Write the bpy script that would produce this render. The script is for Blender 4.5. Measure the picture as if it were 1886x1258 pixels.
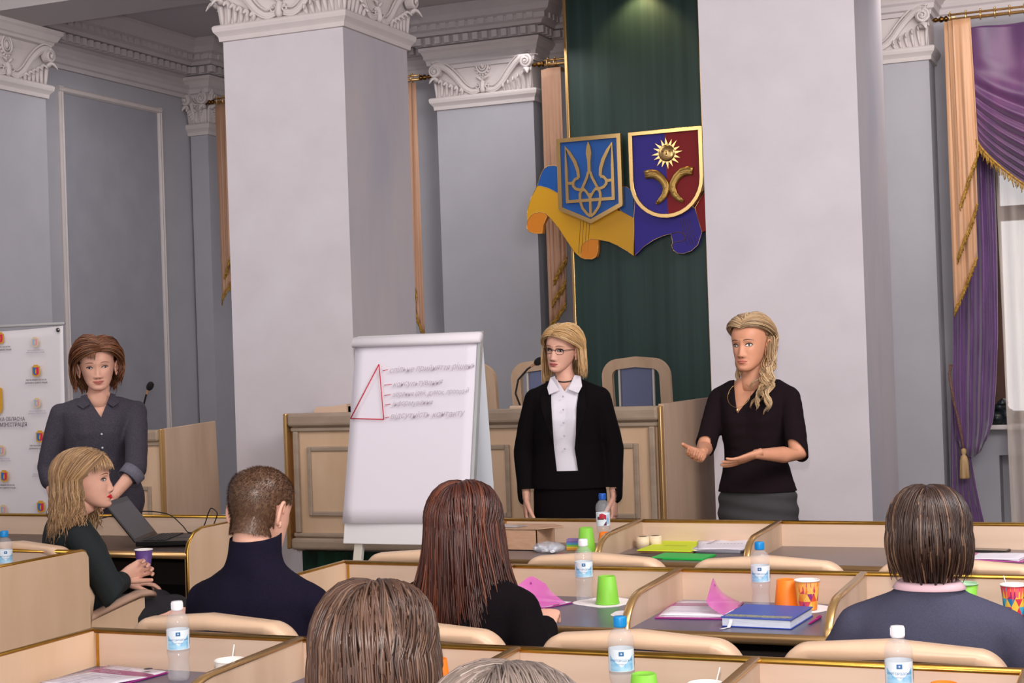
import bpy, bmesh, math, random
import numpy as np
from mathutils import Vector, Matrix, noise
R=math.radians; PI=math.pi; rnd=random.Random(7)
for o in list(bpy.data.objects): bpy.data.objects.remove(o)
scene=bpy.context.scene; COL=scene.collection
# ---------------------------------------------------------------- camera, light, exposure
cam_d=bpy.data.cameras.new('camera'); cam=bpy.data.objects.new('camera',cam_d); COL.objects.link(cam)
cam_d.sensor_fit='HORIZONTAL'; cam_d.sensor_width=36.0; cam_d.lens=36.0*2864.0/1886.0; cam_d.clip_start=.05; cam_d.clip_end=60
yaw,pit,rol=R(22.974),R(0.606),R(-1.972)
cy,sy=math.cos(yaw),math.sin(yaw)
f_=Vector((-sy*math.cos(pit),cy*math.cos(pit),math.sin(pit))); rt=Vector((cy,sy,0)); up=rt.cross(f_)
rr=math.cos(rol)*rt+math.sin(rol)*up; uu=-math.sin(rol)*rt+math.cos(rol)*up
M=Matrix((rr,uu,-f_)).transposed().to_4x4(); M.translation=Vector((0,0,1.56)); cam.matrix_world=M
scene.camera=cam
w=bpy.data.worlds.new('room_ambient'); scene.world=w; w.use_nodes=True
w.node_tree.nodes['Background'].inputs[0].default_value=(1.0,.96,.97,1); w.node_tree.nodes['Background'].inputs[1].default_value=1.0
vs=scene.view_settings; vs.view_transform='Standard'; vs.look='None'; vs.gamma=1; vs.use_curve_mapping=False; vs.exposure=.30
def light(kind,name,loc,energy,color,size=.1,target=None,sizey=None,spot=None):
    d=bpy.data.lights.new(name,kind); d.energy=energy; d.color=color
    if kind=='AREA':
        d.size=size
        if sizey: d.shape='RECTANGLE'; d.size_y=sizey
    else: d.shadow_soft_size=size
    if kind=='SPOT': d.spot_size=spot; d.spot_blend=.6
    o=bpy.data.objects.new(name,d); COL.objects.link(o); o.location=loc
    if target is not None: o.rotation_euler=(Vector(target)-Vector(loc)).to_track_quat('-Z','Y').to_euler()
    return o
light('SPOT','camera_flash',(-.02,0.02,1.74),300,(1,.93,.88),.035,(-3.2,7,1.45),spot=R(75))
light('AREA','hall_ceiling_light',(.2,3.0,4.25),105,(1,.93,.88),3.6,(-2.6,8.2,1.4),2.6)
light('AREA','stage_fill',(-5.7,10.2,3.95),25,(1,.96,.95),3.4,(-5.9,10.5,0),1.3)  # added fill without a fixture, brightens the back aisle walls
light('AREA','right_aisle_fill',(-.6,10.1,3.95),34,(1,.93,.88),2.2,(-1.2,11.2,1.6),1.2)  # unseen fill, added to lift the curtains at the right back
light('AREA','left_aisle_fill',(-5.6,5.6,4.3),60,(1,.95,.93),2.6,(-6.6,8.6,1.2),2.0)  # added fill aimed at the far left, stands for no lamp
light('AREA','hall_front_fill',(1.1,4.2,3.95),125,(1.0,.96,.96),2.4,(-2.3,8.6,2.7),1.6)  # added fill for the column fronts, no real source
light('SPOT','ceiling_spotlight',(-3.62,11.16,4.37),16,(1,.66,.30),.03,(-3.62,11.28,3.4),spot=R(110))
# ---------------------------------------------------------------- materials
def lin(c): return tuple(((v/255)/12.92 if v/255<=.04045 else ((v/255+.055)/1.055)**2.4) for v in c)
MATS={}
def mat(name,rgb,rough=.6,metal=0,var=0,scale=8,stretch=(1,1,1),bump=0,bscale=None,rgb2=None,spec=.5,trans=0,ior=1.45,alpha=1,sheen=0,coat=0,detail=4):
    if name in MATS: return MATS[name]
    m=bpy.data.materials.new(name); m.use_nodes=True; nt=m.node_tree; b=nt.nodes['Principled BSDF']
    c=lin(rgb)+(1,); b.inputs['Base Color'].default_value=c; b.inputs['Roughness'].default_value=rough; b.inputs['Metallic'].default_value=metal
    b.inputs['Specular IOR Level'].default_value=spec; b.inputs['Transmission Weight'].default_value=trans; b.inputs['IOR'].default_value=ior
    b.inputs['Alpha'].default_value=alpha; b.inputs['Sheen Weight'].default_value=sheen; b.inputs['Coat Weight'].default_value=coat
    if var or rgb2 or bump:
        tc=nt.nodes.new('ShaderNodeTexCoord'); mp=nt.nodes.new('ShaderNodeMapping'); mp.inputs['Scale'].default_value=stretch
        nt.links.new(tc.outputs['Object'],mp.inputs[0])
        n=nt.nodes.new('ShaderNodeTexNoise'); n.inputs['Scale'].default_value=scale; n.inputs['Detail'].default_value=detail; nt.links.new(mp.outputs[0],n.inputs[0])
        mx=nt.nodes.new('ShaderNodeMix'); mx.data_type='RGBA'; 
        c2=lin(rgb2)+(1,) if rgb2 else tuple(v*(1-var) for v in c[:3])+(1,)
        cr=nt.nodes.new('ShaderNodeMapRange'); cr.inputs[1].default_value=.35; cr.inputs[2].default_value=.65
        nt.links.new(n.outputs[0],cr.inputs[0]); nt.links.new(cr.outputs[0],mx.inputs[0])
        mx.inputs[6].default_value=c; mx.inputs[7].default_value=c2; nt.links.new(mx.outputs[2],b.inputs['Base Color'])
        if bump:
            n2=nt.nodes.new('ShaderNodeTexNoise'); n2.inputs['Scale'].default_value=bscale or scale; n2.inputs['Detail'].default_value=3; nt.links.new(mp.outputs[0],n2.inputs[0])
            bp=nt.nodes.new('ShaderNodeBump'); bp.inputs['Strength'].default_value=bump; bp.inputs['Distance'].default_value=.01
            nt.links.new(n2.outputs[0],bp.inputs['Height']); nt.links.new(bp.outputs[0],b.inputs['Normal'])
    MATS[name]=m; return m
def vmat(name,rough=.5,spec=.4,sheen=0,bump=0,bscale=300):
    """colour comes from the mesh attribute Col (each lock, thread or petal has its own colour)"""
    if name in MATS: return MATS[name]
    m=bpy.data.materials.new(name); m.use_nodes=True; nt=m.node_tree; b=nt.nodes['Principled BSDF']
    a=nt.nodes.new('ShaderNodeAttribute'); a.attribute_name='Col'; nt.links.new(a.outputs[0],b.inputs['Base Color'])
    b.inputs['Roughness'].default_value=rough; b.inputs['Specular IOR Level'].default_value=spec; b.inputs['Sheen Weight'].default_value=sheen
    MATS[name]=m; return m
WALL=mat('wall_paint',(177,176,184),.85,var=.06,scale=3,bump=.08,bscale=160)
WALLP=mat('wall_panel_paint',(158,158,168),.85,var=.08,scale=4,bump=.08,bscale=160)
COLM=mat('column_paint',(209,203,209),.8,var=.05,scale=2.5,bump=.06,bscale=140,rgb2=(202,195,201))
COLV=mat('column_paint_shaded',(196,188,194),.8,scale=3,rgb2=(180,178,188),bump=.06,bscale=140,stretch=(1,1,.3))  # same column paint, the side faces' shade put into a darker colour
WHITE=mat('white_plaster',(214,205,204),.7,var=.05,scale=6)
CEIL=mat('ceiling_paint',(196,190,190),.9,var=.03,scale=1)
FLOOR=mat('dark_parquet',(78,56,46),.45,scale=3,stretch=(1,8,1),rgb2=(54,38,32))
WOOD=mat('birch_laminate',(218,186,156),.42,scale=5,stretch=(1.4,1.4,.35),rgb2=(207,174,142),detail=6,coat=.08)
WOODH=mat('birch_laminate_lying',(215,188,166),.42,scale=6,stretch=(.25,1.2,2.2),rgb2=(205,176,153),detail=6,coat=.08)
WOODD=mat('birch_side_laminate',(204,176,152),.45,scale=5,stretch=(1.5,1.5,.3),rgb2=(186,157,132),detail=6)
TRIMW=mat('grey_beech_moulding',(172,153,134),.45,scale=14,stretch=(.3,1,1),rgb2=(158,138,120))
TRIMD=mat('brown_moulding_edge',(140,112,90),.5)
GOLD=mat('gold_edging',(205,158,70),.28,1,var=.15,scale=30)
BRASS=mat('polished_brass',(222,180,120),.26,.8)
DARKG=mat('dark_brass',(120,84,40),.3,1)
DESK=mat('grey_blue_worktop',(90,89,114),.28,var=.1,scale=60)
DESK3=mat('brown_grey_worktop',(118,106,106),.32,var=.1,scale=60)
DARK=mat('dark_underside',(40,30,26),.7)
GREEN=mat('green_marble_panel',(52,76,72),.42,scale=2.2,stretch=(7,1,.12),rgb2=(40,62,58),spec=.4)
GREENB=mat('green_marble_base',(26,62,46),.3,scale=9,rgb2=(14,36,28),stretch=(2.5,1,.6))
LEATH=mat('cream_leatherette',(222,188,158),.38,var=.06,scale=12,bump=.1,bscale=40)
GREYF=mat('blue_grey_upholstery',(112,118,150),.85,var=.15,scale=200)
PAPER=mat('white_paper',(228,222,232),.8)
# ---------------------------------------------------------------- mesh helpers
class MB:
    def __init__(s): s.v=[];s.f=[];s.m=[];s.sm=[];s.c=[];s.cur=0;s.smooth=False;s.col=None
    def add(s,vs,fs,mi=None,smooth=None,col=None):
        o=len(s.v); s.v+= [tuple(v) for v in vs]
        cc=col if col is not None else s.col
        for f in fs:
            s.f.append(tuple(i+o for i in f)); s.m.append(s.cur if mi is None else mi); s.sm.append(s.smooth if smooth is None else smooth); s.c.append(cc)
        return s
    def box(s,a,b,**k):
        x0,y0,z0=a;x1,y1,z1=b
        return s.add([(x0,y0,z0),(x1,y0,z0),(x1,y1,z0),(x0,y1,z0),(x0,y0,z1),(x1,y0,z1),(x1,y1,z1),(x0,y1,z1)],[(0,3,2,1),(4,5,6,7),(0,1,5,4),(1,2,6,5),(2,3,7,6),(3,0,4,7)],**k)
    def cbox(s,c,d,rot=None,**k):
        x,y,z=[v/2 for v in d]; vs=[]
        for q in [(-x,-y,-z),(x,-y,-z),(x,y,-z),(-x,y,-z),(-x,-y,z),(x,-y,z),(x,y,z),(-x,y,z)]:
            q=Vector(q); 
            if rot is not None: q=rot@q
            vs.append(q+Vector(c))
        return s.add(vs,[(0,3,2,1),(4,5,6,7),(0,1,5,4),(1,2,6,5),(2,3,7,6),(3,0,4,7)],**k)
    def rings(s,rings,cap=True,closed=False,**k):
        n=len(rings[0]); vs=[p for r in rings for p in r]; fs=[]; m=len(rings)
        for i in range(m if closed else m-1):
            a=i*n; b=((i+1)%m)*n
            for j in range(n): fs.append((a+j,a+(j+1)%n,b+(j+1)%n,b+j))
        if cap and not closed: fs.append(tuple(range(n))[::-1]); fs.append(tuple((m-1)*n+j for j in range(n)))
        k.setdefault('smooth',True)
        return s.add(vs,fs,**k)
    def tube(s,pts,rad,n=8,cap=True,closed=False,flat=None,upv=None,**k):
        pts=[Vector(p) for p in pts]; m=len(pts)
        if not hasattr(rad,'__len__'): rad=[rad]*m
        rs=[]; prev=None
        for i in range(m):
            if closed: t=pts[(i+1)%m]-pts[i-1]
            else: t=pts[min(i+1,m-1)]-pts[max(i-1,0)]
            if t.length<1e-9: t=Vector((0,0,1))
            t.normalize()
            if prev is None:
                a=Vector(upv) if upv is not None else (Vector((0,0,1)) if abs(t.z)<.9 else Vector((1,0,0)))
            else: a=prev
            u=(a-t*a.dot(t)); 
            if u.length<1e-6: u=t.orthogonal()
            u.normalize(); v=t.cross(u); prev=u
            fl=1 if flat is None else flat
            rs.append([pts[i]+(u*math.cos(2*PI*j/n)*fl+v*math.sin(2*PI*j/n))*rad[i] for j in range(n)])
        return s.rings(rs,cap=cap,closed=closed,**k)
    def lathe(s,prof,c=(0,0,0),n=20,axis=None,cap=False,**k):
        c=Vector(c); rs=[]
        for r,z in prof:
            ring=[]
            for j in range(n):
                a=2*PI*j/n; p=Vector((r*math.cos(a),r*math.sin(a),z))
                if axis is not None: p=axis@p
                ring.append(c+p)
            rs.append(ring)
        return s.rings(rs,cap=cap,**k)
    def ell(s,c,r,nu=16,nv=10,rot=None,**k):
        rs=[]; c=Vector(c)
        for i in range(nv+1):
            t=-PI/2+PI*i/nv; t=max(-PI/2+.02,min(PI/2-.02,t)); ring=[]
            for j in range(nu):
                a=2*PI*j/nu; p=Vector((r[0]*math.cos(t)*math.cos(a),r[1]*math.cos(t)*math.sin(a),r[2]*math.sin(t)))
                if rot is not None: p=rot@p
                ring.append(c+p)
            rs.append(ring)
        return s.rings(rs,**k)
    def prism(s,poly,fn,d0,d1,**k):
        """poly 2d points, fn(u,v,d)->3d; caps triangulated by ngon"""
        n=len(poly); vs=[fn(u,v,d0) for u,v in poly]+[fn(u,v,d1) for u,v in poly]
        fs=[tuple(range(n))[::-1],tuple(range(n,2*n))]+[(i,(i+1)%n,n+(i+1)%n,n+i) for i in range(n)]
        return s.add(vs,fs,**k)
    def grid(s,fn,nu,nv,thick=0,**k):
        vs=[fn(i/nu,j/nv) for j in range(nv+1) for i in range(nu+1)]
        fs=[(j*(nu+1)+i,j*(nu+1)+i+1,(j+1)*(nu+1)+i+1,(j+1)*(nu+1)+i) for j in range(nv) for i in range(nu)]
        k.setdefault('smooth',True)
        return s.add(vs,fs,**k)
    def build(s,name,mats,parent=None,bevel=0,seg=2,solid=0,norm=True,loc=None):
        me=bpy.data.meshes.new(name); me.from_pydata(s.v,[],s.f)
        if not isinstance(mats,(list,tuple)): mats=[mats]
        for m in mats: me.materials.append(m)
        me.polygons.foreach_set('material_index',s.m); me.polygons.foreach_set('use_smooth',s.sm)
        if any(c is not None for c in s.c):
            at=me.attributes.new('Col','FLOAT_COLOR','FACE'); flat=[]
            for c in s.c:
                c=c or (.5,.5,.5); flat+= [c[0],c[1],c[2],1.0]
            at.data.foreach_set('color',flat)
        if norm or bevel or solid:
            bm=bmesh.new(); bm.from_mesh(me)
            bm.normal_update(); 
            if norm: bmesh.ops.recalc_face_normals(bm,faces=bm.faces)
            if solid: bmesh.ops.solidify(bm,geom=list(bm.faces),thickness=solid)
            if bevel:
                es=[e for e in bm.edges if len(e.link_faces)==2 and e.calc_face_angle(0)>.5]
                bmesh.ops.bevel(bm,geom=es,offset=bevel,segments=seg,profile=.5,affect='EDGES',clamp_overlap=True)
            bm.to_mesh(me); bm.free()
        o=bpy.data.objects.new(name,me); COL.objects.link(o)
        if parent is not None: o.parent=parent
        if loc is not None: o.location=loc
        return o
def tag(o,label=None,cat=None,group=None,kind=None):
    if label: o['label']=label
    if cat: o['category']=cat
    if group: o['group']=group
    if kind: o['kind']=kind
    return o
def thing(name,label,cat,loc=(0,0,0),rz=0,group=None):
    o=bpy.data.objects.new(name,None); o.empty_display_size=.05; COL.objects.link(o); o.location=loc; o.rotation_euler=(0,0,rz)
    return tag(o,label,cat,group)
def kids(o): return [c for c in bpy.data.objects if c.parent==o]
def dup(root,loc,rz=None,label=None,group=None,parent=None):
    c=root.copy(); COL.objects.link(c)
    if loc is not None: c.location=loc
    if rz is not None: c.rotation_euler=(0,0,rz)
    if label: c['label']=label
    if group: c['group']=group
    if parent is not None: c.parent=parent
    for k in list(root.children):
        d=dup(k,None,parent=c)
    return c
def struct(o): o['kind']='structure'; return o
def text_mesh(body,size,name='lettering',extrude=.0006,align='LEFT',shear=0,offset=0,spacing=1,bold=0):
    cu=bpy.data.curves.new(name,'FONT'); cu.body=body; cu.size=size; cu.extrude=extrude; cu.align_x=align; cu.shear=shear; cu.offset=offset; cu.space_character=spacing; cu.resolution_u=3
    ob=bpy.data.objects.new(name,cu); COL.objects.link(ob)
    dg=bpy.context.evaluated_depsgraph_get(); me=bpy.data.meshes.new_from_object(ob.evaluated_get(dg)); 
    vs=[v.co.copy() for v in me.vertices]; fs=[tuple(p.vertices) for p in me.polygons]
    bpy.data.objects.remove(ob); bpy.data.meshes.remove(me); bpy.data.curves.remove(cu)
    return vs,fs
def srot(axis,ang): return Matrix.Rotation(ang,3,axis)
# ================================================================ THE ROOM
X0,X1,YB,H=-8.0,2.9,11.95,4.43
m=MB(); m.box((X0-.2,-2.5,-.1),(X1,YB+.2,0)); struct(m.build('floor',FLOOR))
m=MB(); m.box((X0-.2,-.6,H),(X1,YB+.2,H+.15)); struct(m.build('ceiling',CEIL))
m=MB(); m.box((X0-.2,-2.5,0),(X0,YB,H)); struct(m.build('wall_left',WALL))
m=MB(); m.box((X1,3.2,0),(X1+.2,YB+.2,H)); struct(m.build('wall_right',WALL))
# back wall with the opening of the right window (X -1.2 .. .75) and the radiator recess below it
m=MB()
wx0,wx1,wz0,wz1=-1.25,.75,.95,3.7
m.box((X0,YB,0),(wx0,YB+.3,H)); m.box((wx1,YB,0),(X1,YB+.3,H)); m.box((wx0,YB,wz1),(wx1,YB+.3,H))
m.box((wx0,YB+.22,0),(wx1,YB+.3,wz0)); m.box((wx0,YB,.72),(wx1,YB+.3,wz0-.03)); m.box((wx0,YB,0),(-1.20,YB+.22,.72))
struct(m.build('wall_back',WALL))
# raised moulded panel on the left wall
def frame_strip(m,p0,p1,nrm,w=.05,d=.03):
    p0=Vector(p0);p1=Vector(p1);n=Vector(nrm); t=(p1-p0).normalized(); s=t.cross(n)
    prof=[(-w/2,0),(-w/2,d*.5),(-w*.25,d),(w*.1,d*.75),(w*.3,d),(w/2,d*.4),(w/2,0)]
    rs=[[p+s*a+n*b for a,b in prof] for p in (p0-t*w*.5,p1+t*w*.5)]
    m.rings(rs,smooth=False)
def wall_frame(name,y0,y1,z0,z1,x):
    m=MB()
    for a,b in (((x,y0,z0),(x,y0,z1)),((x,y1,z0),(x,y1,z1))): frame_strip(m,a,b,(1,0,0))
    for a,b in (((x,y0,z1),(x,y1,z1)),((x,y0,z0),(x,y1,z0))): frame_strip(m,a,b,(1,0,0),.052,.033)
    return struct(m.build(name,WHITE))
wall_frame('trim_1',9.90,11.20,.9,3.80,X0)
m=MB(); m.box((X0,9.92,.92),(X0+.006,11.18,3.78)); struct(m.build('trim_2',WALLP))
wall_frame('trim_3',4.2,8.3,.9,3.80,X0)
m=MB(); m.box((X0,-2.5,0),(X0+.03,YB,.16)); struct(m.build('baseboard_left',WHITE))
# beam over the columns
m=MB(); m.box((X0,8.72,4.14),(X1,9.27,H)); struct(m.build('trim_4',CEIL))
# cornice along the walls, breaking forward over the pilasters
def cornice(name,path,prof,mt,dent=True):
    pts=[Vector((a,b,0)) for a,b in path]; n=len(pts); rs=[]
    for i,p in enumerate(pts):
        d0=(p-pts[i-1]).normalized() if i>0 else (pts[1]-p).normalized()
        d1=(pts[i+1]-p).normalized() if i<n-1 else d0
        n0=Vector((d0.y,-d0.x,0)); n1=Vector((d1.y,-d1.x,0)); b=(n0+n1); b=b/max(.3,b.dot(n0)) if b.length>1e-6 else n0
        rs.append([p+b*a+Vector((0,0,z)) for a,z in prof])
    m=MB(); m.rings(rs,smooth=False); o=struct(m.build(name,mt))
    m=MB(); m2=MB()
    for i in range(n-1):
        a,b=pts[i],pts[i+1]; d=(b-a); L=d.length; d.normalize(); nn=Vector((d.y,-d.x,0))
        st=-.12; k=int((L+.24)/.085)
        for j in range(k+1):
            q=a+d*(st+.04+j*.085)
            if (j*.085-.12)>L+.12: break
            rot=Matrix((d,nn,Vector((0,0,1)))).transposed()
            m.cbox(q+nn*.125+Vector((0,0,4.185)),(.045,.05,.055),rot)
            m2.cbox(q+nn*.20+Vector((0,0,4.285)),(.055,.03,.05),rot)
    q=m.build('dentil',mt,o); q['kind']='stuff'
    q=m2.build('egg_moulding',mt,o); q['kind']='stuff'
    return o
CP=[(0,3.96),(.03,3.96),(.035,3.99),(.055,4.0),(.06,4.035),(.075,4.05),(.075,4.07),(.03,4.08),(.03,4.13),(.06,4.15),(.10,4.155),(.10,4.22),(.15,4.225),(.17,4.25),(.20,4.26),(.20,4.30),(.25,4.315),(.27,4.36),(.31,4.40),(.31,4.429),(0,4.429)]
WH2=mat('cornice_plaster',(206,198,200),.75,var=.05,scale=5)
cornice('trim_5',[(-8.0,9.28),(-8.0,11.65),(-7.80,11.65),(-7.80,11.95),(-5.543,11.95),(-5.543,11.65),(-4.68,11.65),(-4.68,11.95),(-2.42,11.95),(-2.42,11.65),(-1.558,11.65),(-1.558,11.95),(2.85,11.95)],CP,WH2)
# ---------------------------------------------------------------- columns and pilasters
def spiral(c,r0,turns,fn,dirn,thick,n=26,a0=PI/2):
    pts=[];rad=[]
    for i in range(n):
        t=i/(n-1); a=a0+dirn*turns*2*PI*t; r=r0*(1-t*.85)
        pts.append(fn(c[0]+r*math.cos(a),c[1]+r*math.sin(a),.0+.02*t)); rad.append(thick*(1-t*.4))
    return pts,rad
def cap_face(capo,fn,W,side=False):
    """one face of a capital: fn(u,v,d) maps face coordinates to 3d; u centred, v height, d out"""
    h=W/2
    for s in (-1,1):
        # S-scroll ribbon
        ctrl=[(.03,3.765),(.10,3.755),(.17,3.80),(.24,3.885),(.31,3.955),(.38,3.995),(.425,3.985)]
        k=h/.43
        m=MB(); pts=[]
        for i in range(len(ctrl)-1):
            p0=ctrl[max(i-1,0)];p1=ctrl[i];p2=ctrl[i+1];p3=ctrl[min(i+2,len(ctrl)-1)]
            for q in range(4):
                t=q/4; pts.append([.5*((2*p1[a])+(-p0[a]+p2[a])*t+(2*p0[a]-5*p1[a]+4*p2[a]-p3[a])*t*t+(-p0[a]+3*p1[a]-3*p2[a]+p3[a])*t**3) for a in (0,1)])
        pts.append(list(ctrl[-1]))
        N=len(pts)
        for off,rr_ in ((-.014,.010),(.014,.010),(.036,.007)):
            P=[];Q=[]
            for i,p in enumerate(pts):
                a=pts[max(i-1,0)];b=pts[min(i+1,N-1)]; tx,ty=b[0]-a[0],b[1]-a[1]; L=math.hypot(tx,ty) or 1
                P.append(fn(s*k*(p[0]+ty/L*off*-1),p[1]+tx/L*off,.022+.05*(i/N)**2)); Q.append(rr_*(.7+.7*i/N))
            m.tube(P,Q,6)
        P=[fn(s*k*p[0],p[1],.012+.05*(i/N)**2) for i,p in enumerate(pts)]
        m.tube(P,[.022+.012*i/N for i in range(N)],6,flat=.8)
        # volute
        cu,cv=s*k*.405,3.945; 
        pp,rd=spiral((cu,cv),.052,1.9,lambda u,v,d:fn(u,v,.075+d),-s,.011,a0=PI/2); m.tube(pp,rd,6)
        ring=[fn(cu+.05*math.cos(a*PI/8),cv+.05*math.sin(a*PI/8),.03) for a in range(16)]; ring2=[fn(cu+.05*math.cos(a*PI/8),cv+.05*math.sin(a*PI/8),.078) for a in range(16)]
        m.rings([ring,ring2],smooth=False)
        m.ell(fn(cu,cv,.095),(.013,.013,.013),8,6)
        m.build('scroll',WHITE,capo)
        # acanthus leaves
        m=MB()
        for j in range(6):
            u=.42-.045*j; hgt=.155-.022*j; tipd=.075-.008*j; 
            P=[];Q=[]
            for i in range(9):
                t=i/8; vv=3.735+hgt*math.sin(t*PI*.62)/1.0*1.02; dd=.012+.02*t+tipd*max(0,t-.45)**1.3*1.4
                uu_=u+(.03*t*t if j==0 else -.012*math.sin(t*3))
                P.append(fn(s*k*uu_,vv-(.05*max(0,t-.75)*4*.35),dd)); Q.append(.014*(1-.5*t)+.012*math.sin(t*PI))
            m.tube(P,Q,6,flat=.6)
        P=[fn(s*k*(.40+.035*t),3.86+.035*math.sin(t*PI)-.02*t,.05+.07*t) for t in [0,.2,.4,.6,.8,1]]
        m.tube(P,[.03,.034,.032,.026,.016,.006],8,flat=.5)
        m.build('leaf',WHITE,capo)
    m=MB()
    for rr_,th in ((1,.010),(.62,.007)):
        m.tube([fn(.052*rr_*math.cos(a*PI/10),3.965+.065*rr_*math.sin(a*PI/10),.02) for a in range(20)],th,6,closed=True)
    m.ell(fn(0,3.965,.012),(.022,.022,.03),10,8)
    for a in range(16): m.ell(fn(.067*math.cos(a*PI/8),3.965+.08*math.sin(a*PI/8),.012),(.012,.012,.012),6,5)
    P=[fn(0,3.74+.022*i,.02+.012*math.sin(i*.9)) for i in range(7)]; m.tube(P,[.02,.024,.018,.022,.02,.014,.008],8)
    for s in (-1,1):
        pp,rd=spiral((s*.045,3.79),.026,1.2,lambda u,v,d:fn(u,v,.02+d),s,.008,n=14); m.tube(pp,rd,5)
        m.tube([fn(s*.01,3.84,.02),fn(s*.03,3.862,.03),fn(s*.055,3.868,.028)],[.011,.012,.004],6)
    m.build('rosette',WHITE,capo)
def sqring(x0,x1,y0,y1,p,z): return [Vector((x0-p,y0-p,z)),Vector((x1+p,y0-p,z)),Vector((x1+p,y1+p,z)),Vector((x0-p,y1+p,z))]
def column(name,label,x0,x1,y0,y1,faces,matf=COLM,ztop=4.15,cat='column',frontmat=None):
    cx,cyy=(x0+x1)/2,(y0+y1)/2; t=thing(name,label,cat,(cx,cyy,0)); a,b,c,d=x0-cx,x1-cx,y0-cyy,y1-cyy
    m=MB(); m.box((a,c,0),(b,d,4.02)); 
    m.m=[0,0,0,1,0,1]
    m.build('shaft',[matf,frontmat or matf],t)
    m=MB(); m.rings([sqring(a,b,c,d,0,0),sqring(a,b,c,d,.04,0),sqring(a,b,c,d,.04,.2),sqring(a,b,c,d,.02,.24),sqring(a,b,c,d,0,.26)],smooth=False); m.build('plinth',WHITE,t)
    m=MB(); m.rings([sqring(a,b,c,d,p,z) for p,z in ((0,3.63),(.018,3.632),(.022,3.66),(.03,3.672),(.045,3.69),(.05,3.71),(.05,3.722),(.04,3.732),(0,3.735))],smooth=False,cap=False); m.build('necking_band',WHITE,t)
    m=MB(); m.rings([sqring(a,b,c,d,p,z) for p,z in ((0.004,3.735),(.004,3.96),(.02,4.02),(.05,4.03),(.055,4.05),(.07,4.06),(.09,4.10),(.105,4.115),(.105,4.14),(0,ztop))],smooth=False)
    capo=m.build('capital',WHITE,t)
    for fc in faces:
        if fc=='front': fn=lambda u,v,dd:Vector(((a+b)/2+u,c-dd,v)); W=b-a
        if fc=='right': fn=lambda u,v,dd:Vector((b+dd,(c+d)/2+u,v)); W=d-c
        if fc=='left': fn=lambda u,v,dd:Vector((a-dd,(c+d)/2+u,v)); W=d-c
        cap_face(capo,fn,W)
    if cat=='pilaster':
        for o in t.children_recursive:
            for v in o.data.vertices:
                v.co.x=max(v.co.x,X0-cx+.001); v.co.y=min(v.co.y,YB-cyy-.001)
    return t
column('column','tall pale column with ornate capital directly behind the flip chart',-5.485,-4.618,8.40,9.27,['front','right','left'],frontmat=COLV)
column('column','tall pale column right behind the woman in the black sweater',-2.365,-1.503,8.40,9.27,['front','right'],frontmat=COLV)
column('pilaster','blue grey wall pilaster between the flip chart column and the green panel',-5.543,-4.68,11.65,11.95,['front'],WALL,cat='pilaster')
column('pilaster','blue grey wall pilaster just left of the purple curtain',-2.42,-1.558,11.65,11.95,['front'],WALL,cat='pilaster')
column('pilaster','narrow pilaster in the far left corner of the room',-7.98,-7.80,11.65,11.95,['front','right'],WALL,cat='pilaster')
column('pilaster','pilaster on the left wall above the printed banner',-8.0,-7.74,8.56,9.42,['right'],WALL,cat='pilaster')
column('pilaster','blue grey pilaster under the left wall beam, nearest the camera',-8.0,-7.74,3.2,4.06,['right'],WALL,cat='pilaster') if 0 else None
# ---------------------------------------------------------------- window on the right
FRW=mat('brown_window_frame',(96,52,28),.4,scale=12,stretch=(1,1,.2),rgb2=(74,38,20))
GLASS=mat('window_glass',(255,255,255),.02,trans=1,ior=1.02,spec=.3)
wn=bpy.data.objects.new('window_1',None); COL.objects.link(wn); wn.location=((wx0+wx1)/2,YB+.1,wz0); struct(wn)
L=lambda x,y,z:(x-(wx0+wx1)/2,y-(YB+.1),z-wz0)
m=MB()
for a,b in (((wx0,12.0,wz0),(wx0+.11,12.12,wz1)),((wx1-.11,12.0,wz0),(wx1,12.12,wz1)),((wx0,12.0,wz0),(wx1,12.12,wz0+.09)),((wx0,12.0,wz1-.09),(wx1,12.12,wz1)),((-.31,12.02,wz0),(-.19,12.1,wz1)),((wx0,12.02,2.45),(wx1,12.1,2.56))): m.box(L(*a),L(*b))
m.build('window_frame',FRW,wn,bevel=.006)
m=MB(); m.box(L(wx0+.1,12.05,wz0+.08),L(wx1-.1,12.056,wz1-.08)); m.build('pane',GLASS,wn)
m=MB(); m.box(L(wx0-.06,11.80,.915),L(wx1+.05,12.2,.95)); m.build('window_sill',WHITE,wn,bevel=.008)
# ================================================================ GREEN WALL PANEL AND COAT OF ARMS
t=thing('wall_panel','tall dark green marbled panel with thin gold edge strips behind the emblems','panel',(-3.71,11.36,.45))
m=MB(); 
xs=[-.54+.09*i for i in range(13)]
m.box((-.54,-.06,0),(.54,.06,3.95)); m.build('panel_board',GREEN,t)
for s in (-1,1):
    m=MB(); m.box((s*.54-.012,-.075,0),(s*.54+.012,.06,3.95)); m.build('gold_strip',BRASS,t,bevel=.004)
for s in (-1,1):
    m=MB(); m.box((s*.40-.03,.06,0),(s*.40+.03,.55,3.9)); m.build('support_post',DARK,t)
EY=11.295
em=thing('coat_of_arms','pair of gold framed shields over a painted wooden flag on the green panel','emblem',(-3.735,EY,2.9))
def el(x,z,d): return Vector((x+3.735,-d,z-2.9))
def smoothpoly(p,it=1):
    for _ in range(it):
        q=[]
        for i in range(len(p)):
            a=p[i-1] if i else p[0]; 
            q.append(p[i]); 
        p=q
    return p
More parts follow.
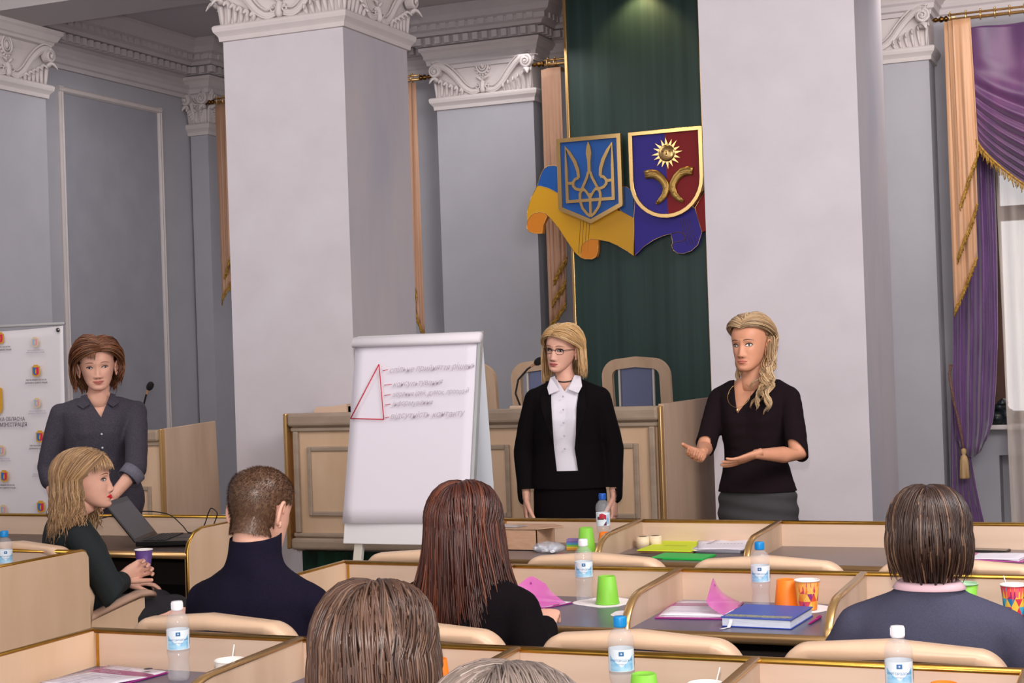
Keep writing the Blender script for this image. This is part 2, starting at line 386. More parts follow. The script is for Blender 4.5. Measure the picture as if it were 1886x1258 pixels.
def plate(name,poly,mt,d0,d1,parent,label=None,bev=0):
    m=MB(); m.prism(poly,lambda u,v,d:el(u,v,d),d0,d1); bm=bmesh.new(); o=m.build(name,mt,parent,norm=True)
    bm.from_mesh(o.data); bmesh.ops.triangulate(bm,faces=[f for f in bm.faces if len(f.verts)>4]); bm.to_mesh(o.data); bm.free()
    if label: o['label']=label
    return o
BLUE=mat('enamel_blue',(28,92,176),.35); YEL=mat('enamel_yellow',(228,168,30),.4); ORG=mat('enamel_orange',(232,140,36),.4); VIO=mat('enamel_violet',(60,48,156),.42,spec=.3); RED=mat('enamel_red',(150,22,30),.42,spec=.3); SHG=mat('shield_gold',(214,178,118),.25,.9)
F={'blue1':[(-4.324,3.029),(-4.367,3.043),(-4.416,3.041),(-4.451,3.021),(-4.477,2.977),(-4.495,2.935),(-4.51,2.896),(-4.471,2.887),(-4.423,2.871),(-4.375,2.846),(-4.335,2.821),(-4.2,2.86),(-4.2,3.03)],
'yellow1':[(-4.51,2.896),(-4.471,2.887),(-4.423,2.871),(-4.375,2.846),(-4.335,2.821),(-4.175,2.755),(-3.827,2.65),(-3.728,2.59),(-3.738,2.301),(-3.791,2.344),(-3.865,2.389),(-3.939,2.425),(-4.018,2.443),(-4.08,2.453),(-4.129,2.436),(-4.159,2.402),(-4.172,2.317),(-4.218,2.36),(-4.282,2.455),(-4.346,2.558),(-4.402,2.626),(-4.445,2.672),(-4.488,2.688),(-4.537,2.685),(-4.573,2.664),(-4.604,2.621),(-4.605,2.676),(-4.595,2.73),(-4.562,2.81)],
'orange1':[(-4.445,2.672),(-4.488,2.688),(-4.537,2.685),(-4.573,2.664),(-4.604,2.621),(-4.611,2.575),(-4.592,2.542),(-4.543,2.524),(-4.48,2.521),(-4.467,2.594),(-4.436,2.651)],
'orange2':[(-4.018,2.443),(-4.08,2.453),(-4.129,2.436),(-4.159,2.402),(-4.172,2.317),(-4.134,2.301),(-4.077,2.298),(-4.043,2.314),(-4.029,2.349)],
'blue2':[(-3.85,2.84),(-3.78,2.834),(-3.723,2.79),(-3.717,2.705),(-3.728,2.59),(-3.827,2.65),(-3.85,2.68)],
'violet':[(-3.723,2.79),(-3.61,2.715),(-3.246,2.636),(-3.199,2.45),(-3.234,2.356),(-3.285,2.315),(-3.349,2.297),(-3.395,2.304),(-3.43,2.332),(-3.438,2.368),(-3.428,2.385),(-3.44,2.452),(-3.5,2.442),(-3.574,2.416),(-3.659,2.368),(-3.732,2.305),(-3.728,2.59)],
'red':[(-3.246,2.636),(-3.165,2.753),(-3.162,2.465),(-3.199,2.45)]}
FB=None
for k,mt,lb in (('yellow1',YEL,'yellow flag band'),('blue1',BLUE,'blue flag band at top left'),('blue2',BLUE,'blue flag band between the shields'),('orange1',ORG,'orange curled end'),('orange2',ORG,'orange fold'),('violet',VIO,'violet flag half'),('red',RED,'red flag corner')):
    d1=.045 if 'orange' not in k else .047
    o=plate('flag_band',F[k],mt,-.005 if d1==.045 else .0,d1,em,lb)
    mm=MB(); pl=[el(u,v,d1) for u,v in F[k]]; mm.tube(pl,.0025,5,closed=True); mm.build('flag_edge',SHG,o)
m=MB()
for x in (-4.11,-4.135,-4.16,-4.085): m.tube([el(x,2.60,.046),el(x-.025,2.35,.046)],.0015,4)
for x in (-3.32,-3.30,-3.345,-3.275): m.tube([el(x-.02,2.56,.046),el(x+.03,2.36,.046)],.0015,4)
m.tube([el(a,b,.046) for a,b in ((-3.44,2.452),(-3.40,2.463),(-3.35,2.455),(-3.325,2.43),(-3.335,2.40),(-3.37,2.39),(-3.41,2.392),(-3.43,2.37),(-3.43,2.33))],.0025,5)
m.build('flag_line',mat('flag_line_brown',(120,84,30),.5),em)
def shield(name,label,outer,inner,fills):
    sh=MB(); n=len(outer)
    fr=[]
    a=[el(u,v,.05) for u,v in outer]; b=[el(u,v,.098) for u,v in outer]; c=[el(u,v,.098) for u,v in inner]; d=[el(u,v,.075) for u,v in inner]
    sh.rings([a,b,c,d],cap=False,smooth=False); o=sh.build(name,SHG,em,bevel=.003,seg=1); o['label']=label
    for poly,mt in fills:
        plate('shield_field',poly,mt,.05,.078,o)
    return o
def offs(poly,d):
    cx=sum(p[0] for p in poly)/len(poly); cy_=sum(p[1] for p in poly)/len(poly); n=len(poly); out=[]
    for i,p in enumerate(poly):
        a=Vector(poly[i-1]);b=Vector(p);c=Vector(poly[(i+1)%n]); e1=(b-a).normalized();e2=(c-b).normalized()
        n1=Vector((-e1.y,e1.x)); n2=Vector((-e2.y,e2.x)); bb=(n1+n2).normalized(); s=1 if bb.dot(Vector((cx,cy_))-b)>0 else -1
        out.append(tuple(b+bb*s*d/max(.5,abs(bb.dot(n1)))))
    return out
s1=[(-4.32,3.238),(-3.797,3.238),(-3.797,2.70),(-3.803,2.684),(-4.058,2.568),(-4.311,2.684),(-4.32,2.70)]
sa=shield('shield','blue shield with a gold trident',s1,offs(s1,.031),[(offs(s1,.03),BLUE)])
s2=[(-3.737,3.238),(-3.158,3.238)]+[(-3.4475+.2895*math.cos(a)*1.0,2.858-.289*abs(math.sin(a))**1.0) for a in [0-PI*i/16 for i in range(0,17)]]
i2=offs(s2,.031)
lefth=[p for p in i2 if p[0]<=-3.4475]+[]; 
ll=sorted([p for p in i2 if p[0]<-3.45],key=lambda p:p[1]); rl=sorted([p for p in i2 if p[0]>-3.445],key=lambda p:p[1])
zb=min(p[1] for p in i2); zt=max(p[1] for p in i2)
sb=shield('shield','half violet half red shield with a gold sun and two horns',s2,i2,[([(-3.4475,zb)]+ll+[(-3.4475,zt)],VIO),([(-3.4475,zb)]+rl+[(-3.4475,zt)],RED)])
# trident
tr=MB(); TX=-4.058
def strk(pts,w,closed=False,d=.088):
    for s in (-1,1):
        P=[el(TX+s*abs(a) if a!=0 else TX,b,d) for a,b in pts]; tr.tube(P,[w]*len(P) if not hasattr(w,'__len__') else w,8,flat=.55,upv=(0,-1,0),closed=closed)
def flatband(m,pts,w,d0=.078,d1=.094):
    """flat band of width w along 2d pts"""
    n=len(pts); L=[];Rr=[]; d1=d1+rnd.uniform(0,.003)
    for i,p in enumerate(pts):
        a=pts[max(i-1,0)];b=pts[min(i+1,n-1)]; tx,ty=b[0]-a[0],b[1]-a[1]; q=math.hypot(tx,ty); nx,ny=-ty/q,tx/q; ww=w[i] if hasattr(w,'__len__') else w
        L.append((p[0]+nx*ww/2,p[1]+ny*ww/2)); Rr.append((p[0]-nx*ww/2,p[1]-ny*ww/2))
    for i in range(n-1):
        quad=[L[i],L[i+1],Rr[i+1],Rr[i]]; m.prism(quad,lambda u,v,d:el(u,v,d),d0,d1+.0004*i)
def arc(c,rx,rz,a0,a1,n=10): return [(c[0]+rx*math.cos(R(a0+(a1-a0)*i/n)),c[1]+rz*math.sin(R(a0+(a1-a0)*i/n))) for i in range(n+1)]
for s in (-1,1):
    S=lambda pts:[(TX+s*a,b) for a,b in pts]
    flatband(tr,S([(.190,3.17),(.188,3.0),(.187,2.745)]),[.006,.022,.024])
    flatband(tr,S([(.198,2.748),(.10,2.748),(0,2.748)]),.024)
    flatband(tr,S([(.192,3.175),(.155,3.12),(.115,3.05),(.092,2.98),(.088,2.925)]),[.006,.024,.028,.026,.022])
    flatband(tr,S([(.088,2.925),(.115,2.918),(.135,2.895),(.135,2.865),(.115,2.842),(.085,2.832),(.05,2.828)]),.022)
    flatband(tr,S([(.187,2.89),(.135,2.885)]),.022)
    flatband(tr,S([(.008,2.965),(.022,2.92),(.05,2.865),(.06,2.845)]),.020)
    flatband(tr,S([(.06,2.845),(.082,2.80),(.084,2.75),(.065,2.69),(.03,2.645),(0,2.622)]),.021)
    flatband(tr,S([(.06,2.845),(.03,2.815),(.005,2.775),(0,2.75)]),.019)
flatband(tr,[(TX,3.195),(TX,3.16),(TX,3.11),(TX,3.05),(TX,2.96)],[.004,.03,.044,.026,.024]); flatband(tr,[(TX,2.80),(TX,2.62)],.02)
tr.build('trident',SHG,sa)
# sun with a face, and the two horns
m=MB(); sc=(-3.437,3.057)
pts=[]
for i in range(32):
    a=PI/2+2*PI*i/32; r=(.122 if (i//2)%2==0 else .112) if i%2==0 else .062
    aa=a+(.06 if i%4==0 and i%2==0 else 0); pts.append((sc[0]+r*math.cos(aa),sc[1]+r*math.sin(aa)))
m.prism(pts,lambda u,v,d:el(u,v,d),.078,.088); m.ell(el(sc[0],sc[1],.088),(.064,.018,.064),20,10)
m.tube([el(sc[0],sc[1]+.015,.107),el(sc[0]+.002,sc[1]-.012,.112)],[.003,.006],6)
m.build('sun',SHG,sb)
m=MB()
for s in (-1,1):
    m.tube([el(sc[0]+s*.024+.012*math.cos(a*PI/6),sc[1]+.012+.004*math.sin(a*PI/6),.104) for a in range(12)],.0016,4,closed=True)
    m.ell(el(sc[0]+s*.024,sc[1]+.012,.105),(.0035,.002,.0035),6,5)
m.tube([el(sc[0]-.014,sc[1]-.026,.103),el(sc[0],sc[1]-.029,.104),el(sc[0]+.014,sc[1]-.026,.103)],.0018,4)
m.build('sun_face',mat('face_engraving',(110,74,30),.5),sb)
for s in (-1,1):
    m=MB(); hx=-3.427
    P=[el(hx+s*a,b,.09) for a,b in ((.185,2.905),(.15,2.912),(.105,2.905),(.06,2.87),(.03,2.825),(.024,2.785),(.04,2.74),(.075,2.705),(.105,2.683))]
    m.tube(P,[.034,.036,.036,.032,.030,.029,.026,.021,.013],10,flat=.4,upv=(0,-1,0)); m.build('horn',mat('horn_gold',(190,152,84),.35,.8),sb)
    m2=MB()
    for q in (-.018,0,.018): m2.tube([el(hx+s*.182,2.905+q,.107),el(hx+s*.13,2.91+q*.9,.107),el(hx+s*.09,2.9+q*.8,.107)],.0022,4)
    for q in ((.03,2.80),(.035,2.76),(.06,2.725),(.09,2.70)): m2.ell(el(hx+s*q[0],q[1],.105),(.006,.003,.006),6,5)
    m2.build('horn_relief',SHG,sb)['kind']='stuff'
# ================================================================ CURTAINS
PUR=mat('purple_satin',(104,62,122),.38,var=.25,scale=25,stretch=(1,1,.15),sheen=.6,bump=.15,bscale=300,rgb2=(82,46,100)); PURD=mat('purple_swag_satin',(96,50,96),.36,rgb2=(74,38,84),scale=9,sheen=.6,stretch=(1,1,.25))
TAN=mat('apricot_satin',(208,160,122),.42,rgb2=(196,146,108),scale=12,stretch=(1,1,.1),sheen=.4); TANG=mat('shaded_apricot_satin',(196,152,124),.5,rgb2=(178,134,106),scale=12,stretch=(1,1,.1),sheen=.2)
FRG=mat('gold_fringe_thread',(190,148,62),.6,rgb2=(150,108,40),scale=60)
SHEER=mat('sheer_voile',(226,214,204),.7,alpha=.62,rgb2=(210,196,190),scale=20,stretch=(1,1,.1))
def rod(name,label,x0,x1,y,z,rings,fin=(True,True),group=None):
    t=thing(name,label,'curtain rod',((x0+x1)/2,y,z),group=group); h=(x1-x0)/2
    m=MB(); rz=srot('Y',PI/2); m.lathe([(.012,-h),(.012,h)],n=12,axis=rz,cap=True); m.lathe([(.008,-h),(.008,h)],c=(0,.0,.035),n=10,axis=rz,cap=True); m.build('pole',BRASS,t)
    for s,f in ((-1,fin[0]),(1,fin[1])):
        if f:
            m=MB(); m.lathe([(.012,0),(.022,.008),(.022,.02),(.012,.026),(.02,.04),(.024,.05),(.014,.062),(.008,.068),(.018,.085),(.012,.10),(.003,.112)],c=(s*h,0,.01),n=12,axis=srot('Y',s*PI/2),cap=True); m.build('finial',DARKG,t)
    for r in rings:
        m=MB(); m.tube([(r-(x0+x1)/2,.026*math.cos(a*PI/8),.012+.032*math.sin(a*PI/8)) for a in range(16)],.005,6,closed=True); m.ell((r-(x0+x1)/2,0,.05),(.008,.008,.009),8,6); m.build('ring',BRASS,t)
    m=MB(); m.box((-h+.03,0,-.01),(-h+.05,YB-y,.02)); m.build('bracket',BRASS,t)
    return t
rod('curtain_rod','double brass curtain rod with rings above the purple curtain',-1.40,.9,11.55,3.885,[-1.375+.10*i if i else -1.385 for i in range(9)],(True,False))
rod('curtain_rod','brass rod end above the apricot drape left of the green panel',-4.56,-4.25,11.62,3.905,[-4.53,-4.47],(True,False))
rod('curtain_rod','brass rod end between the big column and the wall pilaster',-5.95,-5.68,11.62,3.905,[-5.75,-5.80],(False,True))
rod('curtain_rod','brass rod end beside the far left corner pilaster',-7.70,-7.3,11.62,3.90,[-7.66,-7.6],(True,False))
def fringe(parent,edge,length=.055,step=.012,mt=None,th=.0035,name='fringe'):
    m=MB(); pts=[Vector(p) for p in edge]; acc=0
    for i in range(len(pts)-1):
        a,b=pts[i],pts[i+1]; n=max(1,int((b-a).length/step))
        for j in range(n):
            p=a.lerp(b,j/n); l=length*rnd.uniform(.75,1.15)*(1.0 if (j//2)%2 else .7)
            m.tube([p,p+Vector((rnd.uniform(-.003,.003),-.004,-l*.6)),p+Vector((rnd.uniform(-.006,.006),-.002,-l))],[th,th*1.1,th*.8],4)
        m.tube([a,b],.008,6)
    m.build(name,mt or FRG,parent,norm=False)
def drape(name,label,origin,rowsfn,folds,amp,mt,fr=None,nu=60,nv=50,cat='curtain',group=None,part='fabric',parent=None):
    """rowsfn(v)->(xl,xr,z(left),z(right)); pleats run down"""
    t=parent or thing(name,label,cat,origin,group=group)
    def fn(u,v):
        xl,xr,zl,zr,am=rowsfn(u,v); x=xl+(xr-xl)*u; 
        y=am*amp*(math.sin(u*folds*2*PI+.6*math.sin(v*3))+.35*math.sin(u*folds*4.3*PI+1+v*2))
        return Vector((x,y,zl+(zr-zl)*u))
    m=MB(); m.grid(fn,nu,nv); m.build(part,mt,t,norm=False,solid=.004)
    return t,fn
def jabot(label,x0,x1,y,ztop,zin,zout,mt,steps=3,group=None,flip=False,taper=0):
    """cascading side drape: layered tails, each tail's hem falls from its short side to its long side"""
    W=x1-x0; t=thing('side_drape',label,'curtain',(x0,y,ztop),group=group)
    for k in range(steps):
        zr=(zin-ztop)+(zout-zin)*(k/steps)*1.0; zl=(zin-ztop)+(zout-zin)*((k+1)/steps); xl=W*.34*(1-k/max(1,steps-1)); xr=W*(1-.10*k)
        def fn(u,v,k=k,zr=zr,zl=zl,xl=xl,xr=xr):
            z_=(zl+(zr-zl)*u)*v; x=(xl+(xr-xl)*u)
            if taper: x=x*(1+taper*min(1,-z_/1.0))
            yv=-.035+.022*k+.010*math.sin(u*9+k*2)*min(1,v*2)+.006*math.sin(u*23+k)*v
            if flip: x=W-x+0
            return Vector((x,yv,z_))
        m=MB(); m.grid(fn,48,24); o=m.build('fabric',mt,t,norm=False,solid=.004)
        fringe(t,[fn(i/40,1)+Vector((0,-.006,0)) for i in range(41)],.065,.012)
    return t
jabot('apricot side drape hanging beside the purple swag curtain',-1.425,-1.235,11.50,3.865,2.92,1.78,TAN,3,flip=False,taper=.12)
jabot('apricot drape with gold fringe between wall pilaster and green panel',-4.585,-4.40,11.60,3.865,2.35,1.80,TANG,3,flip=False)
jabot('thin apricot drape at the right edge of the big column',-5.80,-5.70,11.60,3.875,2.4,1.78,TANG,2,flip=True,taper=.35)
jabot('strip of apricot drape beside the far left corner pilaster',-7.67,-7.50,11.60,3.87,2.6,2.15,TANG,2,flip=False)
# purple swag: rows of folds sagging between two points
t=thing('curtain_swag','purple satin swag with a gold fringe under the right curtain rod','curtain',(-1.27,11.52,3.82))
def swag(u,v):
    W=1.75; sag=math.sin(PI*min(1,max(0,u)))**.8
    z0=-.02; top_edge=z0; x=u*W*(1)+.04*v*(1-u)
    left=-.02-.80*v; cen=-.02-1.36*v**.8
    z=left+(cen-left)*sag
    fold=.026*math.sin(v*v*52+u*2)*min(1,max(0,v-.18)*2.6)*min(1,.12+u*7) + .022*math.sin(u*30)*max(0,1-v*1.8)
    return Vector((x,-.03-fold-.10*sag*v,z))
m=MB(); m.grid(swag,60,110); m.build('swag_fabric',PURD,t,norm=False,solid=.004)
fringe(t,[swag(i/60,1)+Vector((0,-.008,0)) for i in range(61)],.075,.011)
# purple long drape gathered by a tie-back
t=thing('curtain','long purple satin curtain gathered by a tasselled tie-back','curtain',(-1.30,11.66,0))
def pdr(u,v):
    # v 0 top .. 1 bottom ; outline keyed from the top rail to the tie and the lower tail
    K=[(3.80,-.12,.20),(3.0,-.13,.17),(2.2,-.14,.165),(1.6,-.16,.15),(1.25,-.175,.125),(1.0,-.17,.10),(.86,-.16,.05)]
    zt=3.8-v*2.94
    for i in range(len(K)-1):
        if K[i][0]>=zt>=K[i+1][0]: q=(K[i][0]-zt)/(K[i][0]-K[i+1][0]); xl=K[i][1]+(K[i+1][1]-K[i][1])*q; xr=K[i][2]+(K[i+1][2]-K[i][2])*q; break
    else: xl,xr=-.16,.05
    x=xl+(xr-xl)*u; z=zt-max(0,v-.9)*1.0*math.sin(u*PI)*1.3
    return Vector((x,.03*math.sin(u*4.0*2*PI)*(1-.3*v)+.012*math.sin(u*19+v*4)-.05*max(0,v-.85)*4,z))
m=MB(); m.grid(pdr,64,50); m.build('fabric',PUR,t,norm=False,solid=.004)
def tail(u,v):
    xl=-.19-.05*v+.0*v; xr=-.10+.14*v*v+.02*v; z=1.22-1.20*v
    return Vector((xl+(xr-xl)*u,.02+.018*math.sin(u*5*2*PI)*(1-.2*v),z))
m=MB(); m.grid(tail,50,30); m.build('lower_fabric',PUR,t,norm=False,solid=.004)
CORD=mat('braided_cord',(128,92,80),.7,scale=80,rgb2=(90,60,60))
m=MB(); P=[(-.185,-.0,1.40),(-.19,-.045,1.33),(-.165,-.075,1.15),(-.13,-.085,.98),(-.11,-.09,.84),(-.105,-.09,.74)]
for k in range(2): m.tube([Vector(p)+Vector((.006*math.cos(i*2+k*PI),0,.006*math.sin(i*2+k*PI))) for i,p in enumerate(P)],.008,6)
m.build('tie_cord',CORD,t)
m=MB(); m.lathe([(.006,.06),(.018,.05),(.02,.03),(.012,.012),(.022,0),(.030,-.03),(.036,-.15),(.034,-.16),(.0,-.16)],c=(-.105,-.09,.74),n=16); m.build('tassel',mat('tassel_gold',(196,164,120),.6,rgb2=(160,124,80),scale=50,stretch=(1,1,.1)),t)
# voile in front of the window
t=thing('sheer_curtain','semi transparent white voile curtain in front of the right window','curtain',(-1.12,11.74,0))
def voile(u,v): return Vector((u*1.7-.02+.03*v*(1-u),.025*math.sin(u*22*PI)+.01*math.sin(u*51+v*3),3.8-3.68*v))
m=MB(); m.grid(voile,150,6); m.build('fabric',SHEER,t,norm=False)
# the thing on the sill: dark crumpled bag
m=MB(); BAG=mat('black_plastic_bag',(22,28,32),.3,bump=.5,bscale=30,rgb2=(34,42,46),scale=20)
for c,r in (((0,0,.05),(.075,.06,.05)),((.03,.01,.12),(.06,.05,.04)),((.07,0,.06),(.06,.05,.06)),((.05,.0,.16),(.04,.04,.03))): m.ell(c,r,14,10)
for i,v in enumerate(m.v):
    p=Vector(v); p+= .012*Vector((noise.noise(p*25),noise.noise(p*25+Vector((5,0,0))),noise.noise(p*25+Vector((0,7,0))))); m.v[i]=(p.x,p.y,max(0,p.z))
tag(m.build('bag',BAG,loc=(-1.20,11.86,.951)),'crumpled black bag lying on the window sill','bag')
# ================================================================ STAGE, PRESIDIUM, LECTERN
m=MB(); m.box((-4.83,8.07,0),(-2.5,8.37,.45)); m.box((-4.60,8.37,0),(-2.5,11.28,.45)); struct(m.build('trim_6',GREENB))
t=thing('presidium_desk','long birch presidium desk with three framed panels behind the standing speakers','desk',(-3.707,8.0,0))
ox,oy=-3.707,8.0
def Lb(m,a,b,**k): m.box((a[0]-ox,a[1]-oy,a[2]),(b[0]-ox,b[1]-oy,b[2]),**k)
m=MB(); Lb(m,(-4.84,8.03,.47),(-2.57,8.07,1.22)); m.build('front_panel',WOOD,t)
def hbar(name,x0,x1,y0,y1,z0,z1,mt,bev=.02,parent=None):
    m=MB(); Lb(m,(x0,y0,z0),(x1,y1,z1)); return m.build(name,mt,parent or t,bevel=bev,seg=3)
hbar('top_rail',-4.86,-2.55,7.985,8.07,1.195,1.275,TRIMW); hbar('bottom_rail',-4.86,-2.55,7.985,8.07,.465,.535,TRIMW)
hbar('moulding',-4.85,-2.56,8.01,8.06,1.165,1.19,TRIMW,.008); hbar('moulding',-4.85,-2.56,8.01,8.06,.54,.565,TRIMW,.008)
hbar('corner_strip',-4.835,-4.80,8.005,8.06,.565,1.165,TRIMW,.008); hbar('corner_strip',-2.615,-2.58,8.005,8.06,.565,1.165,TRIMW,.008)
hbar('metal_edge',-4.885,-4.86,7.985,8.06,.47,1.275,BRASS,.008); hbar('metal_edge',-2.552,-2.532,7.985,8.03,.47,1.275,BRASS,.006); 
for x0,x1 in ((-4.745,-4.21),(-3.99,-3.44),(-3.215,-2.68)):
    fr=MB(); z0,z1=.665,1.075; w_=.028
    for a,b in (((x0,8.012,z0),(x0+w_,8.05,z1)),((x1-w_,8.012,z0),(x1,8.05,z1)),((x0+w_,8.012,z0),(x1-w_,8.05,z0+w_)),((x0+w_,8.012,z1-w_),(x1-w_,8.05,z1))): Lb(fr,a,b)
    fo=fr.build('panel_frame',TRIMW,t,bevel=.006); 
    mm=MB(); Lb(mm,(x0+w_,8.022,z0+w_),(x1-w_,8.04,z1-w_)); mm.build('panel_field',WOOD,fo)
m=MB(); Lb(m,(-2.56,8.03,.45),(-2.53,9.0,1.285)); m.build('side_panel',WOODD,t)
m=MB(); Lb(m,(-4.86,8.05,1.22),(-4.60,8.37,1.25)); Lb(m,(-4.60,8.05,1.22),(-2.56,8.75,1.25)); m.build('worktop',WOODH,t)
m=MB(); Lb(m,(-4.86,8.33,1.25),(-4.63,8.37,1.30)); m.prism([(-4.86,1.25),(-4.63,1.25),(-4.63,1.315),(-4.86,1.285)],lambda u,v,d:Vector((u-ox,d-oy,v)),8.31,8.36); m.build('back_ledge',WOODH,t)
m=MB(); Lb(m,(-4.86,8.06,.45),(-4.83,8.37,1.22)); m.build('side_panel',WOODD,t)
# presidium chairs
def pres_chair(label,x):
    t=thing('conference_chair',label,'chair',(x,9.85,.45),group='chairs behind the presidium')
    WO=mat('chair_beech',(208,178,150),.4,rgb2=(194,162,134),scale=10,stretch=(1,1,.3))
    m=MB()
    def outer(w,h,r,n=8):
        p=[(-w,0)]
        for i in range(n+1): a=PI-PI/2*i/n; p.append((-w+r+r*math.cos(a),h-r+r*math.sin(a)))
        q=[(-a,b) for a,b in p[::-1]]
        # slight crown at the top
        return p+[(0,h+.012)]+q
    o=outer(.235,.62,.12); i_=outer(.165,.55,.05); k=min(len(o),len(i_))
    for s in range(len(o)-1):
        m.prism([o[s],o[s+1],i_[s+1],i_[s]],lambda u,v,d:Vector((u,d-.06*(v/.62),v+.46)),-.02,.025)
    m.build('back_frame',WO,t,norm=True)
    m=MB()
    for s in (-1,1): m.box((s*.118-.006,-.055,.50),(s*.118+.006,-.035,1.02))
    m.build('back_slat',mat('light_slat',(206,196,190),.5),t)
    m=MB(); m.prism([(-.108,.5),(.108,.5),(.108,1.03),(-.108,1.03)],lambda u,v,d:Vector((u,d-.03,v)),-.02,.02); m.build('back_pad',GREYF,t,bevel=.008)
    m=MB(); m.box((-.23,-.45,.42),(.23,.0,.48)); m.build('seat',GREYF,t,bevel=.02)
    for sx in (-.2,.2):
        for sy,tt in ((-.42,.42),(.0,.5)):
            m=MB(); m.box((sx-.02,sy-.02,0),(sx+.02,sy+.02,tt)); m.build('leg',WO,t)
    return t
pres_chair('rounded chair with a blue pad behind the presidium, left of the speakers',-4.52)
pres_chair('rounded chair with a blue pad partly hidden behind the woman in glasses',-3.93)
pres_chair('rounded chair with a blue pad between the two standing speakers',-3.27)
BLK=mat('black_plastic',(24,22,24),.45); BLKM=mat('black_metal_stem',(34,32,34),.35,.3); FOAM=mat('foam_windscreen',(16,14,16),.95)
def mic(label,loc,pts,head=True):
    t=thing('microphone',label,'microphone',loc)
    m=MB(); m.box((-.05,-.06,0),(.05,.06,.03)); m.build('base',mat('mic_base_beige',(196,170,146),.5),t,bevel=.008)
    m=MB(); m.tube(pts,[.006]*len(pts),8); m.build('gooseneck',BLKM,t)
    d=(Vector(pts[-1])-Vector(pts[-2])).normalized()
    q=d.to_track_quat('Z','Y').to_matrix()
    m=MB(); m.lathe([(0,-.0),(.012,0),(.02,.012),(.022,.03),(.018,.046),(.008,.054),(0,.055)],c=pts[-1],n=14,axis=q); m.build('windscreen',FOAM,t)
    m=MB(); m.lathe([(.007,-.03),(.009,-.005),(.012,0)],c=pts[-1],n=12,axis=q); m.build('collar',mat('mic_collar',(170,130,100),.4),t)
# lectern
lx,ly=-5.83,7.8
t=thing('lectern','birch lectern with a brass corner edge behind the woman in the dark shirt','lectern',(lx,ly,0))
m=MB(); m.box((-.26,0,0),(.20,.035,1.17)); m.build('front_panel',WOOD,t)
m=MB(); m.box((-.28,-.03,1.13),(.20,.06,1.20)); m.build('top_rail',TRIMW,t,bevel=.015)
m=MB(); m.box((-.26,-.012,1.105),(.20,.02,1.122)); m.build('moulding',TRIMW,t,bevel=.005)
m=MB()
for a,b in (((-.18,-.012,.3),(-.155,.01,.86)),((.10,-.012,.3),(.125,.01,.86)),((-.155,-.012,.835),(.10,.01,.86)),((-.155,-.012,.3),(.10,.01,.325))): m.box(a,b)
m.build('panel_frame',TRIMW,t,bevel=.005)
m=MB(); m.box((.20,-.02,0),(.222,.02,1.205)); m.build('metal_edge',BRASS,t,bevel=.006)
m=MB(); m.prism([(.02,0),(.62,0),(.56,1.225),(.02,1.205)],lambda u,v,d:Vector((d,u,v)),.20,.222); m.build('side_panel',WOODD,t,bevel=.003)
m=MB(); m.box((-.26,.03,1.12),(.20,.5,1.15)); m.build('reading_top',WOODH,t)
mic('thin gooseneck microphone rising from the lectern',(lx-.10,7.98,1.151),[(0,0,.03),(.03,-.01,.12),(.07,-.02,.20),(.10,-.03,.265),(.115,-.03,.29)])
mic('dark gooseneck microphone on the presidium behind the woman in glasses',(-3.52,8.4,1.251),[(0,0,.02),(-.03,0,.10),(-.01,0,.18),(.05,0,.24),(.10,0,.27)])
# ================================================================ PRINTED BANNER
bx0,bx1,by=-7.90,-6.43,7.92
t=thing('banner','white printed banner with small crests hanging behind the woman on the left','banner',(bx1,by,0))
def bf(u,v): 
    x=(bx0-bx1)*(1-u); sag=-.02*math.sin(u*PI)
    return Vector((x,.012*math.sin(u*9+v*2)*(1-.5*v),1.86+sag*(1-v)-1.76*v))
m=MB(); m.grid(bf,40,30); m.build('fabric',mat('banner_vinyl',(226,220,224),.55),t,norm=False,solid=.002)
m=MB(); m.lathe([(.004,-.006),(.014,-.005),(.014,.0),(.004,.004)],c=(-.03,-.012,1.835),n=14,axis=srot('X',PI/2)); m.build('eyelet',mat('steel',(120,116,112),.3,1),t)
def crest(x,z,s,pale=False,parent=t):
    P=(lambda c:tuple(int(v+(226-v)*.62) for v in c)) if pale else (lambda c:c); k='pale' if pale else 'strong'
    def pp(poly,mt,d,nm):
        m=MB(); m.prism([(x+a*s,z+b*s) for a,b in poly],lambda u,v,dd:Vector((u,-.018-dd,v)),d,d+.0012); return m.build(nm,mt,parent)
    fr=pp([(-.5,.42),(-.3,.5),(-.28,.62),(.28,.62),(.3,.5),(.5,.42),(.5,-.3),(.42,-.5),(.12,-.58),(0,-.64),(-.12,-.58),(-.42,-.5),(-.5,-.3)],mat('crest_gold_'+k,P((214,160,48)),.5),0,'crest')
    def sub(poly,mt,d,nm):
        m=MB(); m.prism([(x+a*s,z+b*s) for a,b in poly],lambda u,v,dd:Vector((u,-.018-dd,v)),d,d+.001); return m.build(nm,mt,fr)
    sub([(0,.36),(-.36,.36),(-.36,-.2),(-.28,-.38),(0,-.46)],mat('crest_blue_'+k,P((44,112,176)),.5),.0013,'crest_half')
    sub([(0,.36),(.36,.36),(.36,-.2),(.28,-.38),(0,-.46)],mat('crest_red_'+k,P((214,40,84)),.5),.0013,'crest_half')
    sub([(-.06,.1),(.06,.2),(.1,0),(.04,-.3),(-.08,-.25)],mat('crest_gold_'+k,P((214,160,48)),.5),.0025,'crest_charge')
INK=mat('banner_ink',(58,46,62),.7); INKP=mat('banner_ink_pale',(176,166,180),.7)
def btext(s,x,z,size,mt,wd=None):
    vs,fs=text_mesh(s,size,align='CENTER',extrude=.0003)
    if wd:
        k=wd/(max(v.x for v in vs)-min(v.x for v in vs)); vs=[Vector((v.x*k,v.y,v.z)) for v in vs]
    m=MB(); m.add([(x+v.x,-.0195-v.z,z+v.y) for v in vs],fs); m.build('lettering',mt,t,norm=False)
